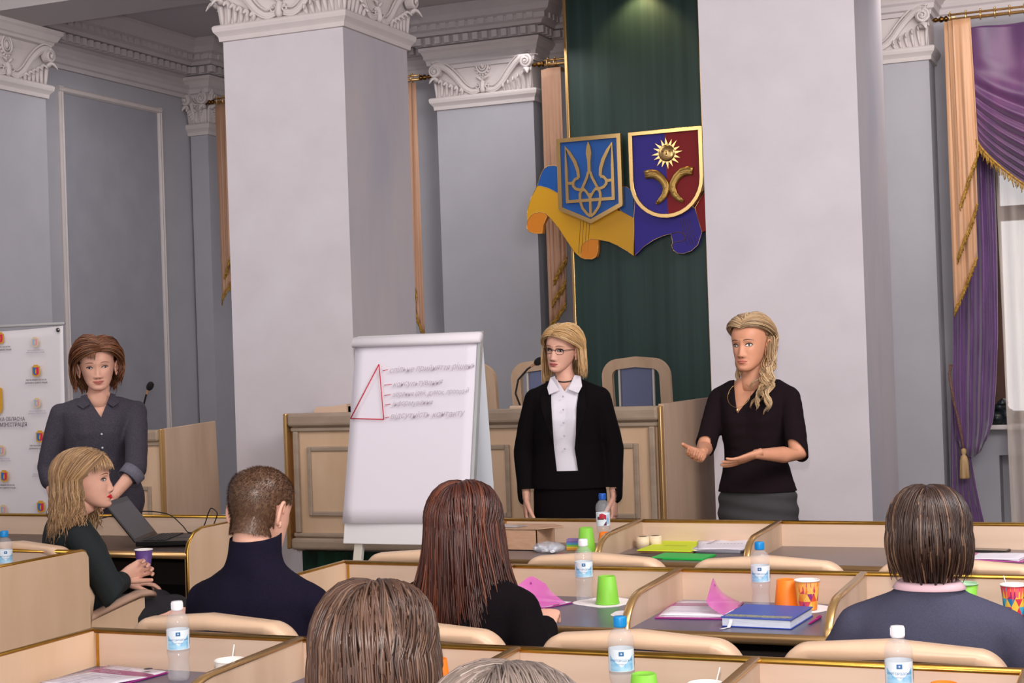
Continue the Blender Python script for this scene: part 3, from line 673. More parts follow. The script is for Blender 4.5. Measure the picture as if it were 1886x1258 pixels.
for x,z,pale in ((-.205,1.765,1),(-.205,1.582,0),(-.205,1.379,1),(-.19,1.165,0),(-.19,.98,1),(-.20,.72,0),(-.485,1.80,0),(-.50,1.08,1),(-.485,.915,0),(-.50,.70,1),(-.78,1.765,1),(-.78,1.582,0),(-.78,1.165,0),(-1.07,1.8,0)):
    crest(x,z,.052 if pale else .062,bool(pale))
    btext('ХМЕЛЬНИЦЬКА ОБЛАСНА',x,z-(.056 if pale else .062),.011 if pale else .014,INKP if pale else INK,.13 if pale else .165); btext('ДЕРЖАВНА АДМІНІСТРАЦІЯ',x,z-(.069 if pale else .080),.011 if pale else .014,INKP if pale else INK,.14 if pale else .175)
crest(-.565,1.405,.17); btext('ХМЕЛЬНИЦЬКА ОБЛАСНА',-.505,1.268,.034,INK,.40); btext('ДЕРЖАВНА АДМІНІСТРАЦІЯ',-.515,1.232,.034,INK,.45)
m=MB()
m.tube([(bx0-bx1,.02,1.88),(0,.02,1.875)],.01,8); m.build('top_bar',mat('banner_bar',(170,168,170),.4),t)
for x in (-1.4,-.08):
    m=MB(); m.tube([(x,.03,1.87),(x,.03,0.02)],.011,8); m.box((x-.02,-.18,0),(x+.02,.2,.02)); m.build('stand_leg',mat('banner_bar',(170,168,170),.4),t)
# ================================================================ FLIP CHART
t=thing('flip_chart','white flip chart easel with a red hand-drawn triangle on its top sheet','flip chart',(-3.385,6.8,0))
ang=math.atan2(.19,.93)   # the board leans back
def bd(u,d,s):  # u across, s metres down the board from the top edge, d out of the board
    return Vector((u-.0,-math.sin(ang)*s-d*math.cos(ang),1.69-math.cos(ang)*s+d*math.sin(ang)*-1+.0))
PLW=mat('easel_white',(226,224,226),.4)
m=MB(); m.prism([(-.335,0),(.335,0),(.335,1.02),(-.335,1.02)],lambda u,v,d:bd(u,d,v),-.02,.0); m.build('board',PLW,t,bevel=.004)
for i,dd in enumerate((.001,.004,.007)):
    m=MB(); 
    def sh(u,v,dd=dd,i=i): return bd((u-.5)*.66-.002*i,dd+.003*math.sin(u*5+i)*v+(.012*v*v*(1-u)),.02+.895*v)
    m.grid(sh,12,12); o=m.build('paper_sheet',PAPER,t,norm=False,solid=.0006)
m=MB(); P=[]
rs=[]
for k,x in enumerate((-.345,-.34,.345,.35)):
    rr_=(.012,.028,.028,.024)[k]; rs.append([bd(x,.012+rr_*math.cos(a*PI/8),.025+rr_*.95*math.sin(a*PI/8)) for a in range(16)])
m.rings(rs); m.build('rolled_sheet',mat('rolled_paper',(232,226,232),.8),t)
def bsheet(u,v): return Vector((.335+.012*v-.66*(1-u),.03+.055*v,1.68-.80*v+.004*math.sin(u*9)))
m=MB(); m.grid(bsheet,10,12); m.build('turned_sheet',mat('shaded_paper',(200,204,212),.8),t,norm=False,solid=.0006)
m=MB(); m.prism([(.333,.0),(.348,.0),(.348,1.0),(.333,1.0)],lambda u,v,d:bd(u,d,v),-.02,.012); m.build('side_rail',mat('grey_alu',(188,190,190),.35,.4),t)
for x,s in ((-.285,-1),(.285,1)):
    m=MB(); m.cbox((0,0,0),(.045,.03,.72),srot('X',-R(3))@srot('Y',s*R(-7))); o=m.build('leg',mat('easel_leg',(214,210,198),.4),t,bevel=.004,loc=(x+s*.015,-.19,.36))
m=MB(); m.cbox((0,0,0),(.04,.03,1.62),srot('X',R(17))); m.build('leg',mat('easel_leg',(214,210,198),.4),t,loc=(0,.27,.79))
m=MB(); m.tube([(-.24,-.235,.575),(-.19,-.235,.59),(-.18,-.235,.60)],[.012,.008,.012],8); m.build('clamp_knob',PLW,t)
REDI=mat('red_marker_ink',(206,44,70),.5); GREYI=mat('grey_pencil_ink',(184,172,184),.8)
def ink(pts,w,mt,name):
    m=MB(); 
    for a,b in zip(pts[:-1],pts[1:]): m.tube([bd(a[0],.0215,a[1]),bd(b[0],.0215,b[1])],w,4)
    return m.build(name,mt,t)
def fx(X,Z): # world X,Z at the sheet -> board coordinates
    return (X+3.385,(1.69-Z)/math.cos(ang)*1.0)
A,B,C=fx(-3.573,1.556),fx(-3.712,1.295),fx(-3.528,1.288)
ink([A,B,C,A],.0028,REDI,'drawn_triangle')
for X,Z,l in ((-3.55,1.524,.028),(-3.537,1.453,.04),(-3.533,1.403,.034),(-3.525,1.357,.028),(-3.522,1.295,.022)): 
    p=fx(X,Z); ink([p,(p[0]+l,p[1]-.004)],.0016,REDI,'dash')
for s_,X,Z,size,lab in (('спільне прийняття рішень',-3.515,1.513,.040,0),('консультування',-3.49,1.445,.037,0),('зібрання ідей, думок, пропоз-й',-3.49,1.397,.0335,0),('інформування',-3.487,1.352,.034,0),('відсутність контакту',-3.495,1.291,.040,0)):
    vs,fs=text_mesh(s_,size,extrude=0,shear=.3)
    p=fx(X,Z); m=MB(); xs=[v.x for v in vs]; wmax={1.513:.46,1.445:.27,1.397:.41,1.352:.22,1.291:.40}[Z]; kx=wmax/max(xs)
    m.add([bd(p[0]+v.x*kx,.0222,p[1]-v.y-v.x*kx*.02+.002*math.sin(v.x*60)) for v in vs],fs); m.build('handwriting',GREYI,t,norm=False)
# ================================================================ DESK ROWS
TZ,WZ=.85,.75
def divider(parent,x,ys=.035,long=True,mt=WOODD):
    """partition: top runs level from the back panel then curves down to the worktop's front edge"""
    prof=[(0,TZ-.002),(-.40,TZ-.012)]+[(-.40-.155*math.sin(R(a)),TZ-.012-.098*(1-math.cos(R(a)))) for a in (8,16,24,32,40,48,56,64,72,80,90)]+[(-.555,WZ-.03),(0,WZ-.03)]
    m=MB(); m.prism(prof,lambda u,v,d:Vector((x+d,u,v)),-.009,.009); o=m.build('divider',mt,parent)
    e=MB(); pts=prof[:13]+[(-.555,WZ-.028)]
    rs=[]
    for i,p in enumerate(pts):
        a=pts[max(i-1,0)];b=pts[min(i+1,len(pts)-1)]; tx,tz=b[0]-a[0],b[1]-a[1]; L_=math.hypot(tx,tz) or 1; nx,nz=tz/L_,-tx/L_
        rs.append([Vector((x+q,p[0]+nx*h_,p[1]+nz*h_)) for q,h_ in ((-.0125,-.001),(-.0125,.004),(-.009,.0075),(.009,.0075),(.0125,.004),(.0125,-.001))])
    e.rings(rs)
    e.build('divider_edge',BRASS,o,norm=True)
def desk_row(label,x0,x1,y,divs,ends,mtw,low=.0,group=None,vlines=()):
    t=thing('desk_row',label,'desk',(x0,y,0)); W=x1-x0
    m=MB(); m.box((0,0,.06),(W,.022,TZ-.006)); m.build('back_panel',WOODH,t)
    m=MB(); m.rings([[Vector((X,.011+.0155*math.cos(a*PI/6),TZ-.004+.0085*math.sin(a*PI/6))) for a in range(12)] for X in (-.006,W+.006)],smooth=True); m.build('panel_edging',GOLD,t)
    m=MB(); m.box((.0,-.55,WZ-.025),(W,-.001,WZ)); m.build('worktop',mtw,t)
    m=MB(); m.rings([[Vector((X,-.556+.010*math.cos(a*PI/6),WZ-.013+.016*math.sin(a*PI/6))) for a in range(12)] for X in (0,W)],smooth=True); m.build('worktop_edge',mat('bronze_edging',(176,140,96),.3,.8),t)
    m=MB(); m.box((.02,-.33,.50),(W-.02,-.002,.52)); m.box((.02,-.02,.1),(W-.02,-.002,.72)); m.build('shelf',DARK,t)
    for d in divs: divider(t,d-x0)
    for e,s in ends:
        m=MB(); x=e-x0
        prof=[(.022,.0),(.022,TZ-.03),(.015,TZ-.008),(0,TZ-.004),(-.54,TZ-.004),(-.56,TZ-.02),(-.56,0)] if s=='full' else [(.022,0),(.022,TZ-.004),(-.44,TZ-.004),(-.50,TZ-.02),(-.545,TZ-.06),(-.56,TZ-.1),(-.56,0)]
        m.prism(prof,lambda u,v,d:Vector((x+d,u,v)),-.011,.011); o=m.build('end_panel',WOOD,t)
        e2=MB(); e2.tube([(x,u,v+.004) for u,v in prof[1:6]]+[(x,prof[-1][0],.02)],.009,8,flat=.5,upv=(0,0,1)); e2.build('end_edging',GOLD,o)
    for v in vlines:
        m=MB(); m.box((v-x0-.004,-.004,WZ),(v-x0+.004,.001,TZ-.01)); m.build('corner_strip',GOLD,t)
    return t
desk_row('nearest birch desk row, its bottles and papers in the foreground',-2.775,.92,3.50,[-2.11,-1.50,-.905,-.31,.29],[(-2.775,'full')],DESK,vlines=(-2.755,))
desk_row('middle birch desk row, the one with the blue notebook on it',-2.765,.92,4.90,[-2.11,-1.51,-.912,-.31,.29],[(-2.765,'full')],DESK,vlines=(-2.745,))
desk_row('farthest birch desk row in front of the standing speakers',-2.755,2.4,6.31,[-2.11,-1.51,.0,.6],[(-2.755,'full')],DESK3,vlines=(-2.735,))
desk_row('left birch desk with the open laptop on it',-6.6,-4.03,6.31,[],[(-4.03,'half')],mat('dark_brown_worktop',(70,56,50),.35,var=.1,scale=50),vlines=())
desk_row('left birch desk nearest the camera with a blue capped bottle on it',-6.6,-4.045,5.02,[],[],DESK)
m=MB(); 
tt=[o for o in bpy.data.objects if o.name.startswith('desk_row')][-1]
pr_=[(.05,.0),(.05,TZ-.03),(.035,TZ-.008),(.02,TZ-.002),(-.9,TZ-.002),(-.9,0)]
m.prism(pr_,lambda u,v,d:Vector((2.555+d,u,v)),0,.022); o=m.build('end_panel',WOOD,tt)
e2=MB(); e2.tube([(2.566,u,v+.003) for u,v in [(.053,.05)]+pr_[1:5]],.010,8,flat=.6,upv=(0,0,1)); e2.build('end_edging',GOLD,o)
# ================================================================ AUDIENCE CHAIRS
def make_chair():
    t=thing('padded_chair','x','chair',(0,0,0))
    # back cushion rim: fat rounded inverted U, seen from behind; faces +Y (occupant looks to +Y)
    def U(w,z0,z1,r,n=7,crown=.025):
        p=[(-w,z0)]
        for i in range(n+1): a=PI-PI/2*i/n; p.append((-w+r+r*math.cos(a),z1-r+r*math.sin(a)))
        q=[(-a,b) for a,b in p[::-1]]
        out=p+q; return [(a,b+crown*max(0,1-(a/w)**2)*(1 if b>z1-r else 0)) for a,b in out]
    o=U(.258,.50,.855,.06); i_=U(.212,.52,.82,.03)
    m=MB(); rs=[]
    for (a,b),(c,d) in zip(o,i_):
        yy=.02-.08*((b-.5)/.36)
        rs.append([Vector((a,yy-.0,b)),Vector((a*.995,yy+.04,b-.004)),Vector(((a+c)/2,yy+.062,(b+d)/2)),Vector((c,yy+.05,d)),Vector((c,yy+.0,d)),Vector((c,yy-.018,d)),Vector(((a+c)/2,yy-.034,(b+d)/2+.006)),Vector((a*.995,yy-.024,b-.003))])
    m.rings(rs); ob=m.build('back_cushion',LEATH,t); 
    bm=bmesh.new(); bm.from_mesh(ob.data); bmesh.ops.subdivide_edges(bm,edges=bm.edges,cuts=1,smooth=.6,use_grid_fill=True); bm.to_mesh(ob.data); bm.free()
    for p in ob.data.polygons: p.use_smooth=True
    m=MB(); m.prism([(-.22,.50),(.22,.50),(.22,.83),(-.22,.83)],lambda u,v,d:Vector((u,d+.02-.08*((v-.5)/.36),v)),-.008,.02); m.build('back_panel',GREYF,t)
    m=MB(); m.box((-.235,.02,.40),(.235,.46,.47)); m.build('seat',GREYF,t,bevel=.025,seg=3)
    for s in (-1,1):
        m=MB(); m.prism([(-.02,.30),(.38,.30),(.38,.60),(-.02,.53)],lambda u,v,d:Vector((s*.248+d,u,v)),-.009,.009); m.build('side_panel',WOOD,t)
        m=MB(); rs=[]
        for y,z,wd in ((-.03,.525,.014),(.0,.54,.019),(.12,.572,.022),(.26,.60,.026),(.34,.615,.031),(.40,.612,.033),(.44,.60,.022)):
            rs.append([Vector((s*.248+wd*math.cos(a*PI/5),y,z+.016*math.sin(a*PI/5))) for a in range(10)])
        m.rings(rs); m.build('armrest',mat('armrest_wood',(196,160,138),.35),t)
        for y in (.03,.40):
            m=MB(); m.box((s*.21-.018,y-.018,0),(s*.21+.018,y+.018,.41)); m.build('leg',mat('chair_leg_dark',(60,44,38),.5),t)
    return t
ch0=make_chair(); used=False
def chair(x,y,rz,label,group):
    global used
    if not used:
        used=True; ch0.location=(x,y,0); ch0.rotation_euler=(0,0,rz); ch0['label']=label; ch0['group']=group; return ch0
    return dup(ch0,(x,y,0),rz,label,group)
g1='cream chairs at the middle desk row'; g2='cream chairs at the farthest desk row'; g3='cream chairs at the nearest desk row'
CL=.0
chair(-2.48,3.70,0,'cream padded chair of the man in the navy sweater',g1)
chair(-1.86,3.70,0,'cream padded chair of the woman with long auburn hair',g1)
chair(-1.235,3.70,0,'empty cream padded chair behind the blue notebook desk place',g1)
chair(-.62,3.70,0,'cream padded chair of the woman in the grey-blue sweater',g1)
chair(-2.49,5.10,0,'empty cream chair peeking out left of the auburn hair',g2)
chair(-1.86,5.10,0,'empty cream chair at the desk place with the cardboard box',g2)
chair(-1.255,5.10,0,'empty cream chair at the desk place with the yellow-green folder',g2)
chair(-.645,5.10,0,'empty cream chair right behind the head of the woman in grey-blue',g2)
chair(-.03,5.10,0,'empty cream chair at the far right desk place, mostly out of frame',g2)
chair(-1.30,2.28,0,'cream chair of the short brown-haired person in the foreground',g3)
chair(-.62,1.30,0,'cream chair of the grey-haired person at the bottom edge',g3)
bc=chair(-4.36,5.13,R(-7),'cream chair with wooden armrests under the blonde woman holding a cup','cream chairs of the left block')
# ================================================================ PEOPLE
SKIN=mat('skin_fair',(226,172,150),.5,var=.07,scale=25,spec=.35); SKINT=mat('skin_tanned',(206,146,116),.48,var=.07,scale=25,spec=.4)
LIPR=mat('lips_red',(214,22,34),.35); LIPP=mat('lips_rose',(178,92,88),.45); LIPN=mat('lips_natural',(190,112,98),.45)
EYEW=mat('eye_white',(216,206,204),.3); IRIS=mat('iris_brown',(54,40,38),.2); LASH=mat('lash_dark',(46,30,28),.6); NAIL=mat('nail_pale',(236,206,200),.3)
def catmull(tab,z):
    for i in range(len(tab)-1):
        if tab[i][0]<=z<=tab[i+1][0]:
            p0=tab[max(i-1,0)];p1=tab[i];p2=tab[i+1];p3=tab[min(i+2,len(tab)-1)]; h=(p2[0]-p1[0]); t=(z-p1[0])/h; out=[]
            for k in range(1,len(p1)):
                m1=(p2[k]-p0[k])/max(1e-6,p2[0]-p0[0])*h; m2=(p3[k]-p1[k])/max(1e-6,p3[0]-p1[0])*h
                out.append((2*t**3-3*t*t+1)*p1[k]+(t**3-2*t*t+t)*m1+(-2*t**3+3*t*t)*p2[k]+(t**3-t*t)*m2)
            return out
    return list(tab[0][1:]) if z<tab[0][0] else list(tab[-1][1:])
HT=[(-.114,.006,.070,-.058),(-.110,.022,.080,-.040),(-.100,.035,.086,-.012),(-.085,.046,.087,.018),(-.065,.055,.0865,.045),(-.045,.061,.0865,.066),(-.02,.067,.087,.080),(0,.071,.086,.088),(.02,.0735,.0885,.094),(.04,.0745,.090,.097),(.06,.073,.0855,.094),(.08,.066,.074,.084),(.096,.054,.057,.069),(.108,.036,.036,.048),(.1145,.016,.014,.024),(.116,.003,.002,.004)]
def G(x,s): return math.exp(-(x/s)**2)
def face_add(x,z,fw=1.0,smile=0.0):
    ax=abs(x); nz=0
    if -.056<z<.03:
        if z>-.043: q=(z-.022)/(-.065); q=min(1,max(0,q)); nz=.004+.0165*q**1.35
        else: nz=.0205*max(0,1-((-.043-z)/.012))**.6
        wn=.0075+.0055*min(1,max(0,(-z)/.043))
        nz*=G(x,wn)
    a=nz
    a+=.0075*G(ax-.0135,.0065)*G(z+.0445,.007)            # wings of the nose
    a-=.0085*G(ax-.031,.015)*G(z-.003,.0105)               # eye sockets
    a+=.0035*G(ax-.028,.02)*G(z-.0215,.007)                # brow
    a+=.0045*G(ax-.040,.018)*G(z+.028,.02)                 # cheeks
    a+=.0065*G(x,.021)*G(z+.0705,.0125)                    # mouth mound
    a-=.003*G(x,.016)*G(z+.0865,.005)                      # under the lip
    a+=.0045*G(x,.018)*G(z+.101,.010)                      # chin
    a-=.0022*G(ax-.027-.004*smile,.006)*G(z+.066-.004*smile,.008)
    return a
class Head:
    def __init__(s,wide=1.0,long=1.0,smile=0.0): s.wd=wide;s.lg=long;s.sm=smile
    def surf(s,x,z):
        """front skin y (negative = forward) at face position x,z"""
        zz=z/s.lg; w,f,b=catmull(HT,zz); w*=s.wd; c=(b-f)/2; d=(b+f)/2; q=min(.995,abs(x)/w)
        y=c-d*(1-q**2.35)**(1/2.15); fr=max(0,1-q**3)
        return y-face_add(x/s.wd,zz,1,s.sm)*fr
    def mesh(s,mb,mi=0):
        NZ,NA=92,96; rs=[]
        for i in range(NZ+1):
            t=i/NZ; z=-.114+.23*t; 
            if t>.9: z=-.114+.23*(.9+.1*math.sin((t-.9)/.1*PI/2)) 
            w,f,b=catmull(HT,z); w*=s.wd; c=(b-f)/2; d=(b+f)/2; ring=[]
            for j in range(NA):
                a=2*PI*j/NA; a=a-.32*math.sin(a)*(1)  # denser in front (a=0 is front)
                sx=math.sin(a); cx_=-math.cos(a)
                if cx_<0: x=w*math.copysign(abs(sx)**(2/2.35),sx); q=min(.9999,abs(x)/w); y=c-d*(1-q**2.35)**(1/2.15); y-=face_add(x/s.wd,z,1,s.sm)*max(0,1-q**3)
                else: x=w*sx*1.0; y=c+d*cx_
                ring.append(Vector((x,y,z*s.lg)))
            rs.append(ring)
        mb.rings(rs,mi=mi)
        for sd in (-1,1): s.ear(mb,sd,mi)
    def ear(s,mb,sd,mi):
        c=Vector((sd*.0715*s.wd,.012,-.012)); rot=srot('Z',sd*R(-22))
        P=[];
        for k in range(15):
            a=R(-120+300*k/14); P.append(c+rot@Vector((sd*(.010+.004*math.sin(a)),.016*math.cos(a)*1.0+.004,.031*math.sin(a)+.002)))
        mb.tube(P,[.0035,.004,.0045,.005,.005,.005,.005,.005,.005,.005,.005,.0045,.004,.004,.003],8,mi=mi)
        mb.ell(c+rot@Vector((sd*.005,.004,0)),(.006,.016,.028),10,8,rot=rot,mi=mi)
        mb.ell(c+rot@Vector((sd*.008,-.002,-.027)),(.0055,.008,.010),8,6,mi=mi)
    def patch(s,mb,outline,lift,mi,n=10,bulge=0):
        """conformal patch on the face; outline = fn(u in 0..1)->(x, zlow, zhigh)"""
        rows=[]
        for i in range(n+1):
            x,z0,z1=outline(i/n); rows.append([(x,z0+(z1-z0)*k/6) for k in range(7)])
        vs=[];fs=[]
        for i,r in enumerate(rows):
            for k,(x,z) in enumerate(r):
                bl=bulge*math.sin(PI*i/n)*math.sin(PI*k/6); vs.append(Vector((x,s.surf(x,z)-lift-bl,z)))
        for i in range(n):
            for k in range(6): a=i*7+k; fs.append((a,a+1,a+8,a+7))
        mb.add(vs,fs,mi=mi,smooth=True)
    def features(s,parent,mlip,browm,look=0,open_=1.0,lipw=.0265,browz=.024):
        nm=MB()
        for sd in (-1,1):
            e=MB(); ex=.0315*s.wd
            def eo(u,sd=sd): 
                x=sd*(ex-.0162+.0324*u); h=math.sin(PI*u)**.8; tilt=.0012*(u-.5)*2; return (x,.002-.0054*h*open_+tilt,.002+.0068*h*open_+tilt)
            s.patch(e,eo,.0008,0,12,.0025)
            cx_=sd*ex+look*.006
            e.ell((cx_,s.surf(cx_,.0025)-.0014,.0028),(.0064,.0028,.0064*min(1,open_+.1)),14,8,mi=1,smooth=True)
            P=[]
            for k in range(11):
                u=k/10; x,z0,z1=eo(u); P.append(Vector((x,s.surf(x,z1)-.0025,z1+.0006)))
            e.tube(P,[.0010,.0016,.0021,.0023,.0024,.0024,.0024,.0024,.0024,.0021,.0013],6,mi=2)
            P=[]
            for k in range(9):
                u=k/8; x,z0,z1=eo(.05+.9*u); P.append(Vector((x,s.surf(x,z0)-.0012,z0)))
            e.tube(P,.0009,5,mi=2)
            e.build('eye',[EYEW,IRIS,LASH],parent,norm=False)
            P=[]
            for k in range(9):
                u=k/8; x=sd*(ex-.019+.041*u); z=browz-.001+.006*math.sin(PI*(u*.8+.08))-.003*u; P.append(Vector((x,s.surf(x,z)-.0008,z)))
            e=MB(); e.tube(P,[.0018,.0034,.0042,.0042,.0039,.0034,.0027,.0019,.0009],6,flat=.5); e.build('eyebrow',browm,parent,norm=False)
            nm.ell((sd*.0075,s.surf(sd*.0075,-.0505)-.0002,-.0510),(.0038,.002,.0016),8,6,mi=0,smooth=True)
        nm.build('nostril',LASH,parent,norm=False)['kind']='stuff'
        l=MB(); sm=s.sm*.005
        def up(u): x=-lipw+2*lipw*u; q=abs(u-.5)*2; zc=-.0685+sm*q**2; return (x,zc,zc+.0082*(1-q**2.2)-.0014*G(x,.0045))
        def lo(u): x=-lipw+2*lipw*u; q=abs(u-.5)*2; zc=-.0690+sm*q**2; return (x,zc-.0100*(1-q**2.0),zc)
        s.patch(l,up,.0006,0,16,.0022); s.patch(l,lo,.0008,0,16,.003)
        P=[Vector((x,s.surf(x,z)-.0012,z)) for x,z in [(-lipw*1.02+2.04*lipw*k/12,-.0687+sm*(abs(k/12-.5)*2)**2) for k in range(13)]]
        l.tube(P,.0008,5,mi=1)
        l.build('lips',[mlip,mat('mouth_line',(96,36,34),.6)],parent,norm=False)
def voxel(mb,vox,smooth=3,factor=.5):
    me=bpy.data.meshes.new('tmp'); me.from_pydata(mb.v,[],mb.f); ob=bpy.data.objects.new('tmp',me); COL.objects.link(ob)
    bm=bmesh.new(); bm.from_mesh(me); bmesh.ops.recalc_face_normals(bm,faces=bm.faces); bm.to_mesh(me); bm.free()
    r=ob.modifiers.new('r','REMESH'); r.mode='VOXEL'; r.voxel_size=vox
    if smooth: s=ob.modifiers.new('s','SMOOTH'); s.factor=factor; s.iterations=smooth
    dg=bpy.context.evaluated_depsgraph_get(); m2=bpy.data.meshes.new_from_object(ob.evaluated_get(dg))
    V=[v.co.copy() for v in m2.vertices]; F=[tuple(p.vertices) for p in m2.polygons]
    bpy.data.objects.remove(ob); bpy.data.meshes.remove(me); bpy.data.meshes.remove(m2); return V,F
def capsule(mb,pts,rad,n=14):
    pts=[Vector(p) for p in pts]; mb.tube(pts,rad,n)
    mb.ell(pts[0],(rad[0],)*3,12,8); mb.ell(pts[-1],(rad[-1],)*3,12,8)
def hand(mb,wrist,dirv,palmn,side,curl=(.3,.35,.4,.45),thumb=(.6,.5),sc=1.0,spread=.10,vox=.0028,nails=None):
    """side=+1: the thumb is on the local +x side. dirv = towards the fingers, palmn = out of the palm"""
    d=Vector(dirv).normalized(); n=Vector(palmn); n=(n-d*n.dot(d)).normalized(); x=d.cross(n).normalized()*side
    T=lambda a,b,c:Vector(wrist)+(x*a+d*b+n*c)*sc
    h=MB()
    secs=[(-.03,.0,.0215,.019),(0,.0,.0245,.0175),(.03,.002,.036,.0165),(.06,.003,.041,.015),(.085,.0,.041,.0125),(.094,.0,.038,.010)]
    h.rings([[T(cx_+w_*math.cos(a*PI/8),b,t_*math.sin(a*PI/8)) for a in range(16)] for b,cx_,w_,t_ in secs])
    tips=[]
    for k,(fx_,L,r0) in enumerate(((.031,.070,.0086),(.0105,.078,.0088),(-.0105,.073,.0084),(-.031,.058,.0075))):
        a=0; p=Vector((fx_,.088-.003*abs(k-1),0)); pts=[T(fx_*.9,.065,0),T(*p)]; ang=0; sp=spread*(1.5-k)*.35
        for j,fr in enumerate((.46,.30,.24)):
            ang+=curl[k]*(.8,1.15,.85)[j]
            p=p+Vector((math.sin(sp)*math.cos(ang),math.cos(sp)*math.cos(ang),math.sin(ang)))*L*fr; pts.append(T(*p))
        capsule(h,pts,[r0*1.05*sc,r0*1.05*sc,r0*sc,r0*.92*sc,r0*.78*sc],10); tips.append(pts[-1])
    p=Vector((.030,.022,.004)); pts=[T(.018,.01,.0),T(*p)]; a1,a2=thumb
    dirs=[Vector((math.sin(a1),math.cos(a1),a2*.5)),Vector((math.sin(a1*.75),math.cos(a1*.75),a2*.8)),Vector((math.sin(a1*.5),math.cos(a1*.5),a2))]
    for q,l in zip(dirs,(.036,.032,.024)): p=p+q.normalized()*l; pts.append(T(*p))
    capsule(h,pts,[.015*sc,.0135*sc,.0115*sc,.0105*sc,.0085*sc],10)
    V,F=voxel(h,vox,2); mb.add(V,F,mi=0,smooth=True)
    return T
def torso_rings(tab,dz,lean=0,bust=0,off=0,yoff=0,turn=0):
    rs=[]; 
    for row in tab:
        z,rx,ry,cyy=row[:4]; bu=row[4] if len(row)>4 else 0; ring=[]
        for k in range(40):
            a=2*PI*k/40; x=(rx+off)*math.copysign(abs(math.cos(a))**.86,math.cos(a)); y=(ry+off)*math.sin(a)
            if bu and y<0: y-=.030*bu*bust*(G(abs(x)-.075,.05))*(abs(math.sin(a)))
            ring.append(Vector((x,cyy+y+yoff-lean*(z-.92),z-dz)))
        rs.append(ring)
    return rs
FT=[(.78,.155,.10,.01),(.86,.172,.118,.012),(.92,.17,.118,.012),(.98,.155,.108,.008),(1.06,.132,.095,.004),(1.12,.128,.093,.004,.2),(1.19,.137,.100,.004,.7),(1.245,.145,.104,.006,1),(1.30,.152,.100,.010,.75),(1.35,.160,.088,.014,.25),(1.385,.150,.074,.018,0),(1.415,.105,.062,.022),(1.44,.065,.056,.022),(1.47,.052,.052,.018)]
MT=[(.78,.155,.10,.01),(.86,.165,.115,.01),(.92,.165,.115,.01),(.98,.16,.112,.006),(1.06,.155,.108,.004),(1.12,.16,.11,.004),(1.19,.172,.115,.006),(1.25,.182,.118,.008),(1.31,.188,.112,.012),(1.36,.19,.10,.016),(1.395,.17,.082,.02),(1.425,.12,.07,.022),(1.45,.080,.068,.024),(1.48,.068,.068,.022),(1.52,.064,.066,.016),(1.555,.062,.064,.008)]
def person(label,loc,rz,tab,dz=0,lean=0,bust=1,scale=1.0,bodyscale=(1,1)):
    t=thing('person',label,'person',loc,rz); t.scale=(scale,)*3; t['_dz']=dz; return t
def tolocal(loc,rz,scale=1.0):
    Mi=(Matrix.Translation(Vector(loc))@Matrix.Rotation(rz,4,'Z')@Matrix.Scale(scale,4)).inverted(); return lambda *p: Mi@Vector(p)
def limb(mb,pts,rad): capsule(mb,pts,rad,14)
def traps(mb,dz,w=.155,r0=.040,r1=.050,nz=1.415):
    for s in (-1,1): limb(mb,[(s*.03,.022,nz-dz),(s*.09,.020,nz-.028-dz),(s*w,.016,1.352-dz)],[r0,r0*1.05,r1])
def cut(o,planes,keep,front=True):
    """bisect mesh o by planes [(co,no)] then delete the faces for which keep(centre) is False"""
    bm=bmesh.new(); bm.from_mesh(o.data)
    for co,no in planes:
        bmesh.ops.bisect_plane(bm,geom=list(bm.verts)+list(bm.edges)+list(bm.faces),plane_co=co,plane_no=no)
    dl=[f for f in bm.faces if not keep(f.calc_center_median())]; bmesh.ops.delete(bm,geom=dl,context='FACES')
    bm.to_mesh(o.data); bm.free()
def wrinkle(V,amp,sc,seed=0,st=(1,1,1)):
    s=Vector((seed*3.1,seed*1.7,seed*.9)); out=[]
    for v in V:
        q=Vector((v.x*st[0],v.y*st[1],v.z*st[2]))*sc+s
        n=noise.noise(q); n2=noise.noise(q*2.3+Vector((7,3,1)))
        c=Vector((v.x,v.y,0)); c=c.normalized() if c.length>1e-4 else Vector((0,0,0))
        out.append(v+c*amp*(n+.5*n2))
    return out
